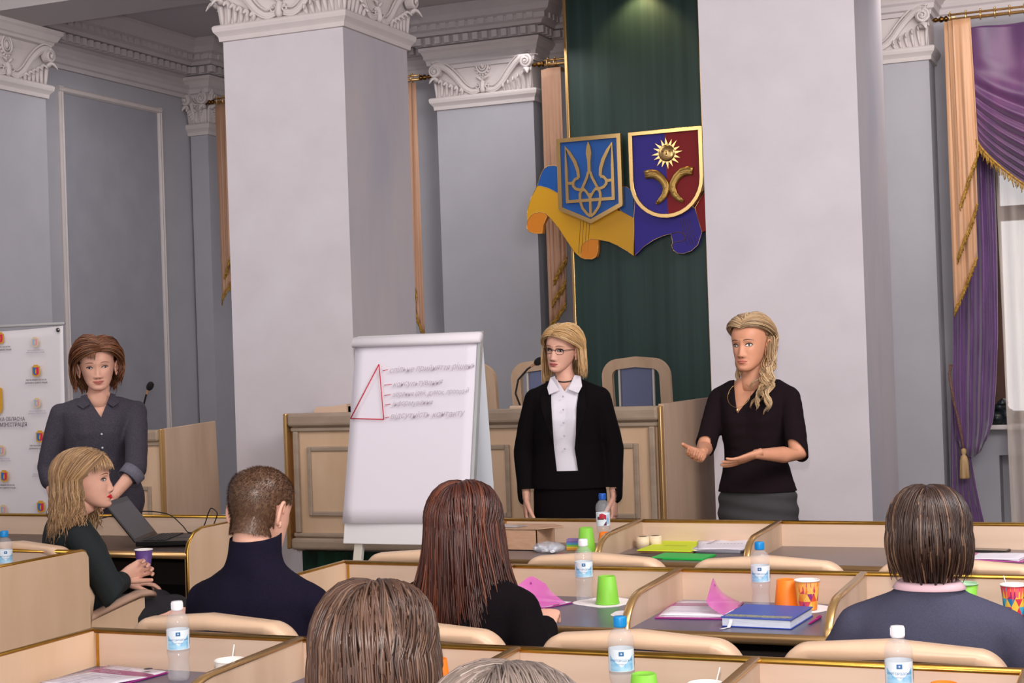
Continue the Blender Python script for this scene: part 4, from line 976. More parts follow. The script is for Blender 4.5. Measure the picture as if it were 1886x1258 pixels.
# ---------------------------------------------------------------- hair
def lerp(a,b,t): return a+(b-a)*t
def hlin(c): return lin(c)
def bez(p0,p1,p2,t): return p0*(1-t)**2+p1*2*t*(1-t)+p2*t*t
def hair(parent,Hm,n,palette,rough=.42,c=(0,.010,.030),rad=(.087,.109,.098),part=0.0,phmin=(70,70),tipz=None,tipr=None,wave=(0,0),width=.0055,lift=.006,cap=True,fringe=0,fr=(-40,40,0),fre=(8,12),e0=(32,128),eturn=-8,jit=1.0,capcut=None,seed=1,light=None,shag=.02,name='hair',droop=1.0):
    """Hm maps head coordinates to the person's; tipz(phi,side), tipr(phi,side) give the height and radius where locks end"""
    rg=random.Random(seed); c=Vector(c); mb=MB()
    cols=[hlin(p) for p in palette]
    mean=tuple(sum(c_[i] for c_ in cols)/len(cols) for i in range(3))
    def pick(a,b_):
        q=noise.noise(Vector((a*.06,b_*2.2,seed)))*.5+.5; i=int(q*len(cols)*1.3+rg.random()*2.2)%len(cols); c1=cols[i]; return tuple(c1[k]*.62+mean[k]*.38 for k in range(3))
    def sph(ph,e,k=1.0): 
        p=R(ph); e=R(e); return Vector((math.sin(p)*math.cos(e)*rad[0]*k,-math.cos(p)*math.cos(e)*rad[1]*k,math.sin(e)*rad[2]*k))
    def unit(ph,e): p=R(ph);e=R(e); return Vector((math.sin(p)*math.cos(e),-math.cos(p)*math.cos(e),math.sin(e)))
    def sl(a,b,t):
        d=max(-1,min(1,a.dot(b))); w=math.acos(d)
        return a if w<1e-4 else (a*math.sin((1-t)*w)+b*math.sin(t*w))/math.sin(w)
    def put(pts,wd,col,flat=.45):
        m=len(pts); P=[Hm(p) for p in pts]
        ws=[wd*(.55+.9*math.sin(PI*min(1,(.15+.75*i/(m-1)))))*(1 if i<m-1 else .35) for i in range(m)]
        mb.tube(P,ws,3,cap=False,flat=flat,col=col)
    if cap:
        # dark close-fitting cap below the locks so no skin shows between them
        rs=[];dk=tuple(v*.45 for v in cols[0])
        vs=[];fs=[]; NU,NV=120,44
        for j in range(NV+1):
            e=-38+ (128)*j/NV
            for i in range(NU):
                ph=360*i/NU
                vs.append(c+sph(ph,min(e,89.5),.985+.0*e))
        for j in range(NV):
            for i in range(NU):
                ph=(360*(i+.5)/NU+180)%360-180; e=-38+128*(j+.5)/NV
                lim=30 if abs(ph)<phmin[1 if ph>0 else 0]-14 else (-4 if abs(ph)<phmin[1 if ph>0 else 0]+12 else -40)
                if capcut: lim=capcut(ph)
                if e<lim: continue
                a=j*NU+i; b=j*NU+(i+1)%NU; fs.append((a,b,b+NU,a+NU))
        mb.add([Hm(v) for v in vs],fs,smooth=True,col=dk)
    for k in range(n):
        side=rg.choice((-1,1)); s=rg.random(); s=s**.9
        e=lerp(e0[0],e0[1],s)+rg.gauss(0,2)
        px=part/rad[0]*max(0,1-s*1.1)
        root=Vector((px+rg.gauss(0,.03),-math.cos(R(e)),math.sin(R(e)))).normalized()
        ph=lerp(phmin[0 if side<0 else 1],180,s**.8)+rg.gauss(0,6*jit); ph=max(phmin[0 if side<0 else 1]-3,min(186,ph))
        tgt=unit(side*ph,eturn+rg.gauss(0,3)+(18*s if wave[0]==0 else 0)); lf=lift*rg.uniform(.35,1.35)
        if s<.15: tgt=unit(side*ph,eturn+2)
        pts=[]; nn=9
        for i in range(nn):
            t=i/(nn-1); d=sl(root,tgt,t); k_=1+lf/.09*math.sin(PI/2*min(1,t*1.7+.12))
            pts.append(c+Vector((d.x*rad[0]*k_,d.y*rad[1]*k_,d.z*rad[2]*k_)))
        P1=pts[-1]; tz=tipz(ph,side)+rg.gauss(0,shag); tr=tipr(ph,side)*rg.uniform(.86,1.04)
        hd=unit(side*ph,0)
        P2=Vector((c.x+hd.x*tr*rad[0]/.083,c.y+hd.y*tr*rad[1]/.10,tz))
        if tz<P1.z-.01:
            ctl=P1+Vector((hd.x*.012,hd.y*.012,(tz-P1.z)*.5*droop)); m2=max(4,int((P1.z-tz)/.018)); phs=rg.uniform(0,6.28)+ph*.0; 
            wa,wf=wave; tang=Vector((hd.y,-hd.x,0))
            for i in range(1,m2+1):
                t=i/m2; p=bez(P1,ctl,P2,t); a=wa*t*(.6+.8*rg.random()*.3)
                p=p+tang*a*math.sin(wf*t+phs)+hd*a*.7*math.cos(wf*t+phs*1.3); pts.append(p)
        cl=pick(side*ph,s); b=rg.uniform(.85,1.12)
        put(pts,width*rg.uniform(.6,1.25),tuple(min(1,v*b) for v in cl))
    for k in range(fringe):
        u=rg.random(); ph=lerp(fr[0],fr[1],u); e=66+rg.gauss(0,5)
        root=unit(ph*.5-fr[2]*.5,e); tgt=unit(ph+fr[2],rg.gauss(lerp(fre[0],fre[1],abs(u-.5)*2),3)); pts=[]
        for i in range(8):
            t=i/7; d=sl(root,tgt,t); k_=1+.013/.09*(.5+.5*t); p=c+Vector((d.x*rad[0]*k_,d.y*rad[1]*k_,d.z*rad[2]*k_)); pts.append(p)
        pts[-1].z-=.006
        cl=rg.choice(cols); b=rg.uniform(.8,1.2); put(pts,width*rg.uniform(.5,.9),tuple(min(1,v*b) for v in cl))
    return mb
HAIRM=vmat('hair_strands',.38,.5)
def headmat(pos,rz,pitch=0,roll=0,sc=1.0):
    Mh=Matrix.Translation(Vector(pos))@Matrix.Rotation(rz,4,'Z')@Matrix.Rotation(pitch,4,'X')@Matrix.Rotation(roll,4,'Y')@Matrix.Scale(sc,4)
    return Mh
def add_head(body,hd,Mh,neckbase,nr=.051,mi=0):
    h=MB(); hd.mesh(h); body.add([Mh@Vector(v) for v in h.v],h.f,mi=mi,smooth=True)
    # neck tube from inside the skull to inside the torso
    top=Mh@Vector((0,.018,-.035)); mid=Mh@Vector((0,.020,-.095)); nb=Vector(neckbase)
    P=[top,mid,mid.lerp(nb,.55),nb,nb+Vector((0,0,-.05))]; body.tube(P,[nr*.95,nr*.98,nr*1.0,nr*1.2,nr*1.5],24,mi=mi)
class Face: pass
def legs_standing(b,dz=0):
    for s in (-1,1): limb(b,[(s*.085,.01,.86),(s*.09,0,.48),(s*.09,.02,.09)],[.085,.055,.038]); limb(b,[(s*.09,.02,.05),(s*.10,-.11,.035)],[.04,.03])
def legs_seated(b,hz=.44,kn=.0):
    for s in (-1,1): limb(b,[(s*.09,.0,hz+.03),(s*.12,-.40,hz+.06)],[.085,.065]); limb(b,[(s*.12,-.40,hz+.05),(s*.12,-.40,.09)],[.06,.04]); limb(b,[(s*.12,-.40,.045),(s*.13,-.52,.035)],[.04,.03])
BROWB=mat('brow_light_brown',(132,92,66),.7); BROWD=mat('brow_dark_brown',(84,56,44),.7)
def features_on(Hd,Mh,t,**k):
    before=set(bpy.data.objects); Hd.features(t,**k)
    for o in set(bpy.data.objects)-before:
        o.data.transform(Mh)
def build_person(t,body_mb,skin,extra=()):
    return body_mb.build('body',[skin]+list(extra),t,norm=False)
def cloth(name,t,mb,vox,mt,amp=.004,sc=9,seed=0,st=(1,1,1),neck=None,vneck=None,bottom=None,sleevecuts=(),solid=.004,opening=None,smooth=4,label=None):
    V,F=voxel(mb,vox,smooth); V=wrinkle(V,amp,sc,seed,st)
    m=MB(); m.add(V,F,smooth=True); o=m.build(name,mt,t,norm=False)
    bm=bmesh.new(); bm.from_mesh(o.data)
    def bis(co,no): bmesh.ops.bisect_plane(bm,geom=list(bm.verts)+list(bm.edges)+list(bm.faces),plane_co=Vector(co),plane_no=Vector(no))
    tests=[]
    if neck:   # (z, slope): everything above a tilted plane goes
        co=Vector((0,.02,neck[0])); no=Vector((0,neck[1],1)).normalized(); bis(co,no); tests.append(lambda c,co=co,no=no:(c-co).dot(no)>0 and abs(c.x)<.13)
    if bottom is not None:
        co2=Vector((0,0,bottom)); bis(co2,(0,0,1)); tests.append(lambda c:c.z<bottom and abs(c.x)<.24)
    if vneck:  # apex (x,z), left and right top points at the neck
        ap,lt,rt_=[Vector((a,0,b)) for a,b in vneck]
        for q in (lt,rt_): d=(q-ap).normalized(); bis(ap,(d.z,0,-d.x))
        def tv(c):
            if c.y>.02 or c.z<ap.z: return False
            k=(c.z-ap.z); xl=ap.x+(lt.x-ap.x)/(lt.z-ap.z)*k; xr=ap.x+(rt_.x-ap.x)/(rt_.z-ap.z)*k; return xl<c.x<xr
        tests.append(tv)
    if opening: # front opening polyline [(z,xl,xr)...] from bottom to top
        for i in range(len(opening)-1):
            (z0,a0,b0),(z1,a1,b1)=opening[i],opening[i+1]
            for p,q in ((a0,a1),(b0,b1)): d=Vector((q-p,0,z1-z0)).normalized(); bis((p,0,z0),(d.z,0,-d.x))
            bis((0,0,z0),(0,0,1))
        def to(c):
            if c.y>.01: return False
            for i in range(len(opening)-1):
                (z0,a0,b0),(z1,a1,b1)=opening[i],opening[i+1]
                if z0<=c.z<z1: k=(c.z-z0)/(z1-z0); return a0+(a1-a0)*k<c.x<b0+(b1-b0)*k
            return False
        tests.append(to)
    for co,no,near,rad in sleevecuts:
        co=Vector(co);no=Vector(no).normalized();near=Vector(near); 
        fs=[f for f in bm.faces if (f.calc_center_median()-near).length<rad*1.6]; es=set(e for f in fs for e in f.edges); vs_=set(v for f in fs for v in f.verts)
        bmesh.ops.bisect_plane(bm,geom=list(vs_)+list(es)+fs,plane_co=co,plane_no=no)
        tests.append(lambda c,co=co,no=no,near=near,rad=rad:(c-co).dot(no)>0 and (c-near).length<rad and not (abs(c.x)<.168 and c.y>-.13))
    dl=[f for f in bm.faces if any(q(f.calc_center_median()) for q in tests)]; bmesh.ops.delete(bm,geom=dl,context='FACES')
    if solid: bmesh.ops.recalc_face_normals(bm,faces=bm.faces); bmesh.ops.solidify(bm,geom=list(bm.faces),thickness=solid)
    for f in bm.faces: f.smooth=True
    bm.to_mesh(o.data); bm.free()
    if label: o['label']=label
    return o
def seat_person(label,x,y,rz,dz,hpos,hrz,tab,cm,cname,arms,shoulder,hm=None,skin=SKIN,wx=1.0,bust=1,neck=(.0,0),headw=1.0,vox=.009,clothamp=.005,hpitch=0,hsc=1.0,nr=.051,trousers=None,neckz=None,hipz=.44,offs_=.012,wl=None):
    """arms: per side (elbow, wrist) in world space; hpos world"""
    loc=(x,y,0); t=thing('person',label,'person',loc,rz); W=tolocal(loc,rz)
    b=MB(); b.rings(torso_rings([(r[0],r[1]*wx,)+tuple(r[2:]) for r in tab],dz,0,bust,off=-.012))
    c=MB(); c.rings(torso_rings([(r[0],r[1]*wx,)+tuple(r[2:]) for r in tab],dz,0,bust,off=offs_))
    traps(b,dz,shoulder-.02,.034,.044); traps(c,dz,shoulder-.02,.046,.056,1.418)
    hands=MB()
    for s,(el_,wr,hd_) in zip((-1,1),arms):
        sh=Vector((s*shoulder,.018,1.345-dz)); e=W(*el_); w_=W(*wr)
        limb(b,[sh,e,w_],[.048,.036,.0215]); limb(c,[sh+Vector((-s*.006,0,0)),sh.lerp(e,.35),sh.lerp(e,.7),e,e.lerp(w_,.5),w_],[.057,.057,.055,.052,.046,.038])
        d=(w_-e).normalized(); hand(hands,w_,d,Vector((0,0,-1)) if hd_ is None else hd_,-s,curl=(.5,.55,.6,.65))
    legs_seated(b,hipz)
    V,F=voxel(b,.012,3); body=MB(); body.add(V,F,smooth=True); body.add(hands.v,hands.f,smooth=True)
    Hw=W(*hpos); H=Head(headw); Mh=headmat(Hw,hrz-rz,hpitch,0,hsc); add_head(body,H,Mh,Vector((0,.02,(neckz or 1.44)-dz)),nr)
    body.build('body',[skin],t,norm=False); features_on(H,Mh,t,mlip=LIPN,browm=BROWD)
    o=cloth(cname,t,c,vox,cm,clothamp,8,seed=x,neck=neck if neck[0] else None,bottom=hipz-.02)
    if trousers:
        p=MB(); p.ell((0,0,hipz+.04),(.175*wx,.125,.09),18,10)
        for s in (-1,1): limb(p,[(s*.09,0,hipz+.04),(s*.12,-.40,hipz+.07)],[.098,.078]); limb(p,[(s*.12,-.40,hipz+.06),(s*.12,-.40,.12)],[.07,.055])
        V,F=voxel(p,.014,3); q=MB(); q.add(V,F,smooth=True); q.build('trousers',trousers,t,norm=False)
        q=MB()
        for s in (-1,1): q.ell((s*.125,-.45,.04),(.045,.12,.04),12,8)
        q.build('shoe',mat('black_shoe',(28,24,24),.35),t)['kind']='stuff'
    return t,Mh,H,W
NAVY=mat('navy_knit',(26,22,40),.95,spec=.15,var=.25,scale=220,bump=.15,bscale=260); BLACKJ=mat('black_wool_jacket',(18,13,17),.95,spec=.12,var=.2,scale=200,bump=.1,bscale=200)
GREYB=mat('grey_blue_knit',(76,76,96),.95,spec=.2,var=.14,scale=260,bump=.15,bscale=260); DKTR=mat('dark_trousers',(30,28,34),.85)
CHAR=mat('charcoal_linen',(66,60,72),.85,rgb2=(50,46,58),scale=180,bump=.15,bscale=220); CHARL=mat('charcoal_linen_cuff',(112,110,124),.85,rgb2=(92,90,104),scale=180)
BLKS=mat('black_suit',(15,11,13),.9,spec=.12,bump=.06,bscale=200); WSH=mat('white_shirt',(226,220,230),.7); BLKK=mat('black_knit',(27,18,22),.95,spec=.12,bump=.12,bscale=260)
SKRT=mat('dark_grey_skirt',(56,54,56),.85,var=.12,scale=260); DKG=mat('dark_green_black_knit',(24,32,34),.85,bump=.1,bscale=200)
# --- man in the navy turtleneck
t,Mh,Hd,W=seat_person('man with thinning short hair seen from behind in a navy high-collar sweater',-2.50,3.93,PI,.475,(-2.505,3.95,1.135),R(172),MT,NAVY,'sweater',[((-2.23,4.02,.70),(-2.28,4.25,.775),None),((-2.77,4.02,.70),(-2.72,4.25,.775),None)],.185,hpitch=R(14),neck=(1.062,.12),wx=1.0,nr=.056,trousers=DKTR,headw=1.05,hsc=1.08)
m=MB(); rg=random.Random(3); c=Vector((0,.010,.030)); vs=[];fs=[]
HB=[hlin(p) for p in ((112,82,62),(98,70,54),(126,94,72))]
def zlim(ph):
    a=abs(ph); return .088 if a<42 else (.060 if a<58 else (.020 if a<78 else (.014 if a<102 else (-.050 if a<116 else -.072))))
def skp(ph,zz,k=1.0):
    w,f,bk=catmull(HT,max(-.113,min(.1157,zz))); w*=1.05; c_=(bk-f)/2; d=(bk+f)/2; sx=math.sin(R(ph)); cx_=-math.cos(R(ph))
    if cx_<0: x=w*math.copysign(abs(sx)**(2/2.35),sx); q=min(.9999,abs(x)/w); y=c_-d*(1-q**2.35)**(1/2.15)
    else: x=w*sx; y=c_+d*cx_
    if zz<-.02 and y>0: r_=math.hypot(x,y-.02) or 1; kk=max(1,(.0575+.0)/r_); x*=kk; y=.02+(y-.02)*kk
    return Vector((x*k,.004+(y-.004)*k,zz*(1+(k-1)*.8)))
def bald(ph,zz):
    p=skp(ph,zz)-Vector((0,.01,.03)); return max(0,(p.normalized().dot(Vector((.28,.38,.88)).normalized())-.90)/.10)
cap=MB(); NZc=46
for j in range(NZc):
    for i in range(84):
        ph=(360*(i+.5)/84+180)%360-180; z0=-.075+.1905*j/NZc; z1=-.075+.1905*(j+1)/NZc
        if (z0+z1)/2<zlim(ph)+rg.uniform(-.003,.003) or bald(ph,z0)>.5+.4*rg.random(): continue
        q=[Mh@skp(360*a/84,b_,1.028) for a,b_ in ((i,z0),(i+1,z0),(i+1,z1),(i,z1))]
        cb=rg.choice(HB); cap.add(q,[(0,1,2,3)],smooth=True,col=tuple(v*.75 for v in cb))
for k in range(12000):
    ph=rg.uniform(-180,180); zz=rg.uniform(-.074,.115)
    if zz<zlim(ph) or bald(ph,zz)>rg.random()*.9+.05: continue
    p=skp(ph,zz,1.02); u=(p-Vector((0,.01,.03))).normalized(); d=(u*.9+Vector((0,.4,-.9))*.8).normalized()*rg.uniform(.005,.010); sd=u.cross(d).normalized()*.0009
    cb=rg.choice(HB); b_=rg.uniform(.6,1.25); cap.add([Mh@(p-sd),Mh@(p+sd),Mh@(p+d+u*.002)],[(0,1,2)],col=tuple(v*b_ for v in cb))
cap.build('hair',HAIRM,t,norm=False)
# --- woman with long auburn hair
t,Mh,Hd,W=seat_person('woman with long straight auburn hair seen from behind in a black jacket',-1.84,3.95,PI,.475,(-1.845,3.97,1.085),PI,FT,BLACKJ,'jacket',[((-1.615,3.90,.66),(-1.70,4.18,.775),None),((-2.10,3.94,.67),(-2.05,4.25,.775),None)],.175,wx=1.12,bust=.6,neck=(.985,.0),trousers=DKTR)
AUB=[(60,28,22),(74,34,26),(50,24,20),(96,46,30),(66,30,24),(44,22,20),(118,62,38)]
hm=hair(t,lambda p:Mh@p,1450,AUB,tipz=lambda ph,s:-.225+.02*math.cos(R(ph)),tipr=lambda ph,s:.142-.02*(ph>150),phmin=(62,62),wave=(.007,4),width=0.0030,lift=.016,seed=5,e0=(34,125),shag=.028)
hm.build('hair',HAIRM,t,norm=False)
# --- woman in the grey-blue sweater
t,Mh,Hd,W=seat_person('woman with short dark highlighted hair seen from behind in a grey-blue sweater',-.575,3.98,PI,.495,(-.575,3.99,1.072),PI+R(4),FT,GREYB,'sweater',[((-.29,4.02,.66),(-.36,4.25,.775),None),((-.86,4.02,.66),(-.78,4.25,.775),None)],.185,wx=1.16,bust=.6,neck=(.966,.0),trousers=DKTR)
DKH=[(44,28,24),(56,34,28),(38,24,22),(72,46,34),(48,30,26),(136,104,80),(40,26,24),(44,28,24),(52,34,28)]
hm=hair(t,lambda p:Mh@p,1444,DKH,tipz=lambda ph,s:-.066-.030*max(0,(ph-120)/60),tipr=lambda ph,s:.090-.034*max(0,(ph-110)/70),phmin=(58,58),wave=(.003,3),width=0.0029,lift=.014,seed=8,e0=(34,118),shag=.014)
hm.build('hair',HAIRM,t,norm=False)
m=MB(); m.rings([[Vector((.088*math.cos(a*PI/16)*k,.028+.07*math.sin(a*PI/16)*k,z)) for a in range(32)] for k,z in ((1.02,.955),(.92,.968),(.84,.974),(.80,.965))],cap=False); m.build('collar',mat('pink_tshirt',(222,186,196),.8),t,norm=True,solid=.003)
# --- brown haired person in the foreground
t,Mh,Hd,W=seat_person('person with short tousled brown hair seen from behind in the foreground',-1.355,2.50,PI,.55,(-1.365,2.53,1.02),PI+R(5),FT,mat('brown_cardigan',(70,52,48),.9,var=.2,scale=150),'cardigan',[((-1.08,2.6,.64),(-1.15,2.85,.775),None),((-1.64,2.6,.64),(-1.55,2.85,.775),None)],.175,wx=1.05,bust=.5,neck=(.90,.0),trousers=DKTR,hipz=.42)
BRH=[(84,58,46),(104,76,60),(58,42,36),(124,94,76),(50,36,32),(86,60,48)]
hm=hair(t,lambda p:Mh@p,2000,BRH,tipz=lambda ph,s:-.13,tipr=lambda ph,s:.110-.012*(ph>150),phmin=(50,50),wave=(.008,5),width=0.0029,lift=.022,seed=11,e0=(34,120),shag=.04,jit=2.6)
hm.build('hair',HAIRM,t,norm=False)
# --- grey haired person at the bottom edge
t,Mh,Hd,W=seat_person('grey-haired person of whom only the top of the head shows at the bottom edge',-.665,1.50,PI,.47,(-.665,1.52,1.105),PI,MT,mat('grey_jacket',(92,90,94),.9),'jacket',[((-.38,1.6,.7),(-.45,1.85,.70),None),((-.95,1.6,.7),(-.88,1.85,.70),None)],.185,bust=.0,neck=(1.02,.0),trousers=DKTR)
GRH=[(118,104,96),(100,88,82),(136,124,118),(84,74,68),(110,96,90)]
hm=hair(t,lambda p:Mh@p,2000,GRH,tipz=lambda ph,s:-.05,tipr=lambda ph,s:.092,phmin=(60,60),wave=(.003,3),width=.0016,lift=.010,seed=13,e0=(36,120),shag=.012,eturn=8,jit=1.5)
hm.build('hair',HAIRM,t,norm=False)
# --- blonde woman with the purple cup, in profile
loc=(-4.33,5.36,0); rz=R(146)
t=thing('person','blonde seated woman in profile with red lipstick holding a purple paper cup','person',loc,rz); W=tolocal(loc,rz)
dz=.475; b=MB(); b.rings(torso_rings(FT,dz,.0,1,-.012)); c=MB(); c.rings(torso_rings([(r[0],r[1]*1.06)+tuple(r[2:]) for r in FT],dz,0,1,.014))
hands=MB()
shR=Vector((-.170,.012,1.345-dz)); eR=W(-4.00,5.20,.64); wR=W(-4.06,5.33,.705)
cup_c=Vector((-4.02,5.42,.735))
limb(b,[shR,eR,wR],[.047,.038,.0225]); limb(c,[shR+Vector((.006,0,0)),shR.lerp(eR,.4),eR,eR.lerp(wR,.75)],[.066,.066,.058,.044])
cl=W(*cup_c)
Tt=hand(hands,wR,cl+Vector((0,0,.01))-wR+Vector((-.02,-.02,0)),(cl-wR).cross(Vector((0,0,1))) ,1,curl=(.75,.8,.85,.9),thumb=(.35,.9))
shL=Vector((.170,.012,1.345-dz)); eL=shL+Vector((.08,-.08,-.26)); wL=eL+Vector((-.06,-.22,.0))
limb(b,[shL,eL,wL],[.047,.038,.0225]); limb(c,[shL-Vector((.006,0,0)),shL.lerp(eL,.4),eL,eL.lerp(wL,.9)],[.066,.06,.052,.04]); hand(hands,wL,wL-eL,Vector((0,0,-1)),-1)
traps(b,dz,.15,.034,.042); traps(c,dz,.15,.046,.054,1.418); legs_seated(b,.44); V,F=voxel(b,.010,3); body=MB(); body.add(V,F,smooth=True); body.add(hands.v,hands.f,smooth=True)
Hb=Head(1.0,1.0); Mh=headmat(W(-4.25,5.36,1.098),R(114)-rz,R(-4),0,1.04); add_head(body,Hb,Mh,Vector((0,.02,1.44-dz)),.05)
body.build('body',[SKIN],t,norm=False)
features_on(Hb,Mh,t,mlip=LIPR,browm=BROWB,look=.0,open_=.9)
cloth('sweater',t,c,.008,DKG,.005,8,seed=3,neck=(.985,0),bottom=.42)
m=MB(); m.rings([[Vector((.085*math.cos(a*PI/16)*k,.025+.066*math.sin(a*PI/16)*k,z)) for a in range(32)] for k,z in ((.98,.965),(.90,.98),(.84,.99),(.80,.985))],cap=False); m.build('collar',mat('red_trim',(196,44,38),.7),t,solid=.003)
m=MB(); P=[Vector((-.165,.035,.86)),Vector((-.168,.05,.76)),Vector((-.163,.055,.66)),Vector((-.172,.045,.56)),Vector((-.178,.045,.46))]; m.tube(P,[.010,.013,.013,.013,.013],8,flat=.6); m.build('side_stripe',mat('red_trim',(196,44,38),.7),t)
p=MB(); p.ell((0,0,.48),(.175,.13,.09),18,10)
for s in (-1,1): limb(p,[(s*.09,0,.48),(s*.10,-.40,.51)],[.098,.078]); limb(p,[(s*.10,-.40,.50),(s*.12,-.40,.12)],[.065,.048])
V,F=voxel(p,.012,3); q=MB(); q.add(V,F,smooth=True); q.build('trousers',DKTR,t,norm=False)
BLH=[(178,140,96),(200,162,116),(150,112,76),(214,182,140),(128,92,62),(190,150,108),(112,80,58)]
hm=hair(t,lambda p:Mh@p,1350,BLH,tipz=lambda ph,s:-.17-.07*max(0,(ph-90)/90),tipr=lambda ph,s:.128+.02*max(0,(ph-110)/70),phmin=(84,84),wave=(.020,13),width=0.0026,lift=.020,seed=17,e0=(40,120),shag=.03,fringe=150,fr=(-62,62,0),fre=(14,4),part=.0)
hm.build('hair',HAIRM,t,norm=False)
ch_=tag(None,None) if 0 else None
# cup in her hand
def paper_cup(name,label,loc,mt,h=.09,r0=.028,r1=.038,inverted=False,rim=None,inside=None,group=None,extra=None):
    t=thing(name,label,'cup',loc,group=group); m=MB()
    if inverted:
        m.lathe([(r1-.003,.0),(r1,0),(r1,.004),(r0,h-.001),(r0-.003,h),(r0-.005,h-.003),(0.0005,h-.003)],n=28); m.build('cup_wall',mt,t)
        m=MB(); m.tube([(r1*math.cos(a*PI/14),r1*math.sin(a*PI/14),.003) for a in range(28)],.0022,6,closed=True); m.build('rim',rim or mt,t)
    else:
        m.lathe([(.0005,.004),(r0-.003,.004),(r0,0),(r0,.002),(r1,h),(r1-.0015,h),(r0-.001,.006),(.0005,.006)],n=28); m.m=[0]*28*4+[1]*(len(m.f)-28*4); m.build('cup_wall',[mt,inside or mat('cup_inside_white',(236,230,224),.6)],t)
        m=MB(); m.tube([(r1*math.cos(a*PI/14),r1*math.sin(a*PI/14),h) for a in range(28)],.0022,6,closed=True); m.build('rim',rim or mat('cup_rim_white',(240,234,230),.5),t)
    if extra: extra(t,h)
    return t
paper_cup('paper_cup','purple paper cup held by the blonde woman',(-4.015,5.42,.715),mat('cup_purple',(92,62,128),.5),h=.092,r0=.026,r1=.037)
TW=.19
# --- woman on the left in the charcoal shirt
loc=(-5.19,6.66,0); rz=R(36); t=thing('person','smiling woman with short auburn hair in a charcoal shirt standing by the banner','person',loc,rz); W=tolocal(loc,rz)
tab=[(r[0]+.0,r[1]*1.20,r[2]*1.14)+tuple(r[3:]) for r in FT]
b=MB(); b.rings(torso_rings(tab,0,0,1,-.012)); c=MB(); c.rings(torso_rings(tab,0,0,1,.014)); hands=MB()
shL=Vector((.198,.015,1.345)); eL=W(-4.885,6.55,1.055); wL=W(-4.93,6.42,.935); hL=W(-4.99,6.36,.885)
limb(b,[shL,eL,wL],[.05,.042,.028]); limb(c,[shL-Vector((.008,0,0)),shL.lerp(eL,.4),eL,eL.lerp(wL,.12)],[.060,.060,.057,.056]); hand(hands,wL,hL-wL,Vector((-.4,.5,-.9)),-1,curl=(.45,.5,.55,.6),sc=.98)
shR=Vector((-.198,.015,1.345)); eR=Vector((-.265,.03,1.07)); wR=Vector((-.22,-.08,.86))
limb(b,[shR,eR,wR],[.05,.04,.028]); limb(c,[shR+Vector((.008,0,0)),shR.lerp(eR,.4),eR,eR.lerp(wR,.3)],[.060,.060,.056,.054]); hand(hands,wR,Vector((.1,-.3,-.8)),Vector((.8,0,0)),-1 if 0 else 1)
traps(b,0,TW-.02,.032,.042); traps(c,0,TW-.02,.044,.054,1.415); legs_standing(b); V,F=voxel(b,.009,3); body=MB(); body.add(V,F,smooth=True); body.add(hands.v,hands.f,smooth=True)
Hl=Head(1.12,.98,smile=1.0); Mh=headmat((.0,-.005,1.588),R(2),R(4),R(-3),1.08); add_head(body,Hl,Mh,Vector((0,.02,1.43)),.055)
body.build('body',[SKIN],t,norm=False); features_on(Hl,Mh,t,mlip=LIPN,browm=BROWB,open_=.75,look=.1,lipw=.027)
cloth('shirt',t,c,.008,CHAR,.006,8,seed=6,neck=(1.425,.1),vneck=((.015,1.325),(-.062,1.45),(.065,1.45)),bottom=.80)
def collar_flap(t,mt,pts,thick=.004,name='collar'):
    m=MB(); m.add([Vector(p) for p in pts],[tuple(range(len(pts)))]); return m.build(name,mt,t,norm=False,solid=thick)
for s in (-1,1):
    collar_flap(t,CHAR,[(s*.058+.004,-.045,1.447),(s*.085,-.03,1.44),(s*.105,-.075,1.395),(s*.075,-.098,1.375),(s*.045+.004,-.085,1.395)])
m=MB(); 
for x,z in ((.016,1.24),(.018,1.17)): m.lathe([(.0005,.003),(.005,.003),(.006,0)],c=(x,-.150 if z<1.2 else -.142,z),n=10,axis=srot('X',PI/2),cap=True)
o=m.build('button',mat('pearl_button',(190,190,200),.3),t); o['kind']='stuff'
m=MB(); d=(wL-eL).normalized(); m.tube([eL.lerp(wL,.05),eL.lerp(wL,.36)],[.064,.060],20,cap=False); m.build('sleeve_cuff',CHARL,t,solid=.004)
p=MB(); p.rings(torso_rings([(r[0],r[1]*1.18,r[2]*1.12)+tuple(r[3:]) for r in FT[:4]],0,0,0,.008))
for s in (-1,1): limb(p,[(s*.09,.01,.84),(s*.10,.0,.48),(s*.10,.02,.10)],[.105,.075,.062])
V,F=voxel(p,.012,3); q=MB(); q.add(V,F,smooth=True); q.build('trousers',DKTR,t,norm=False)
RBH=[(128,80,52),(148,96,62),(108,66,46),(164,110,74),(94,58,42)]
hm=hair(t,lambda p:Mh@p,1178,RBH,tipz=lambda ph,s:-.075 if ph<120 else -.10,tipr=lambda ph,s:.108 if ph<120 else .09,phmin=(72,78),wave=(.006,5),width=0.0032,lift=.024,seed=21,e0=(62,122),shag=.014,part=.03,e_=0) if 0 else hair(t,lambda p:Mh@p,1178,RBH,tipz=lambda ph,s:(-.085 if s<0 else -.06) if ph<120 else -.10,tipr=lambda ph,s:(.112 if s<0 else .098) if ph<120 else .09,phmin=(70,80),wave=(.006,5),width=0.0032,lift=.034,seed=21,e0=(30,122),shag=.018,part=.025,fringe=260,fr=(-74,12,-16),fre=(24,12))
hm.build('hair',HAIRM,t,norm=False)
TW=.17
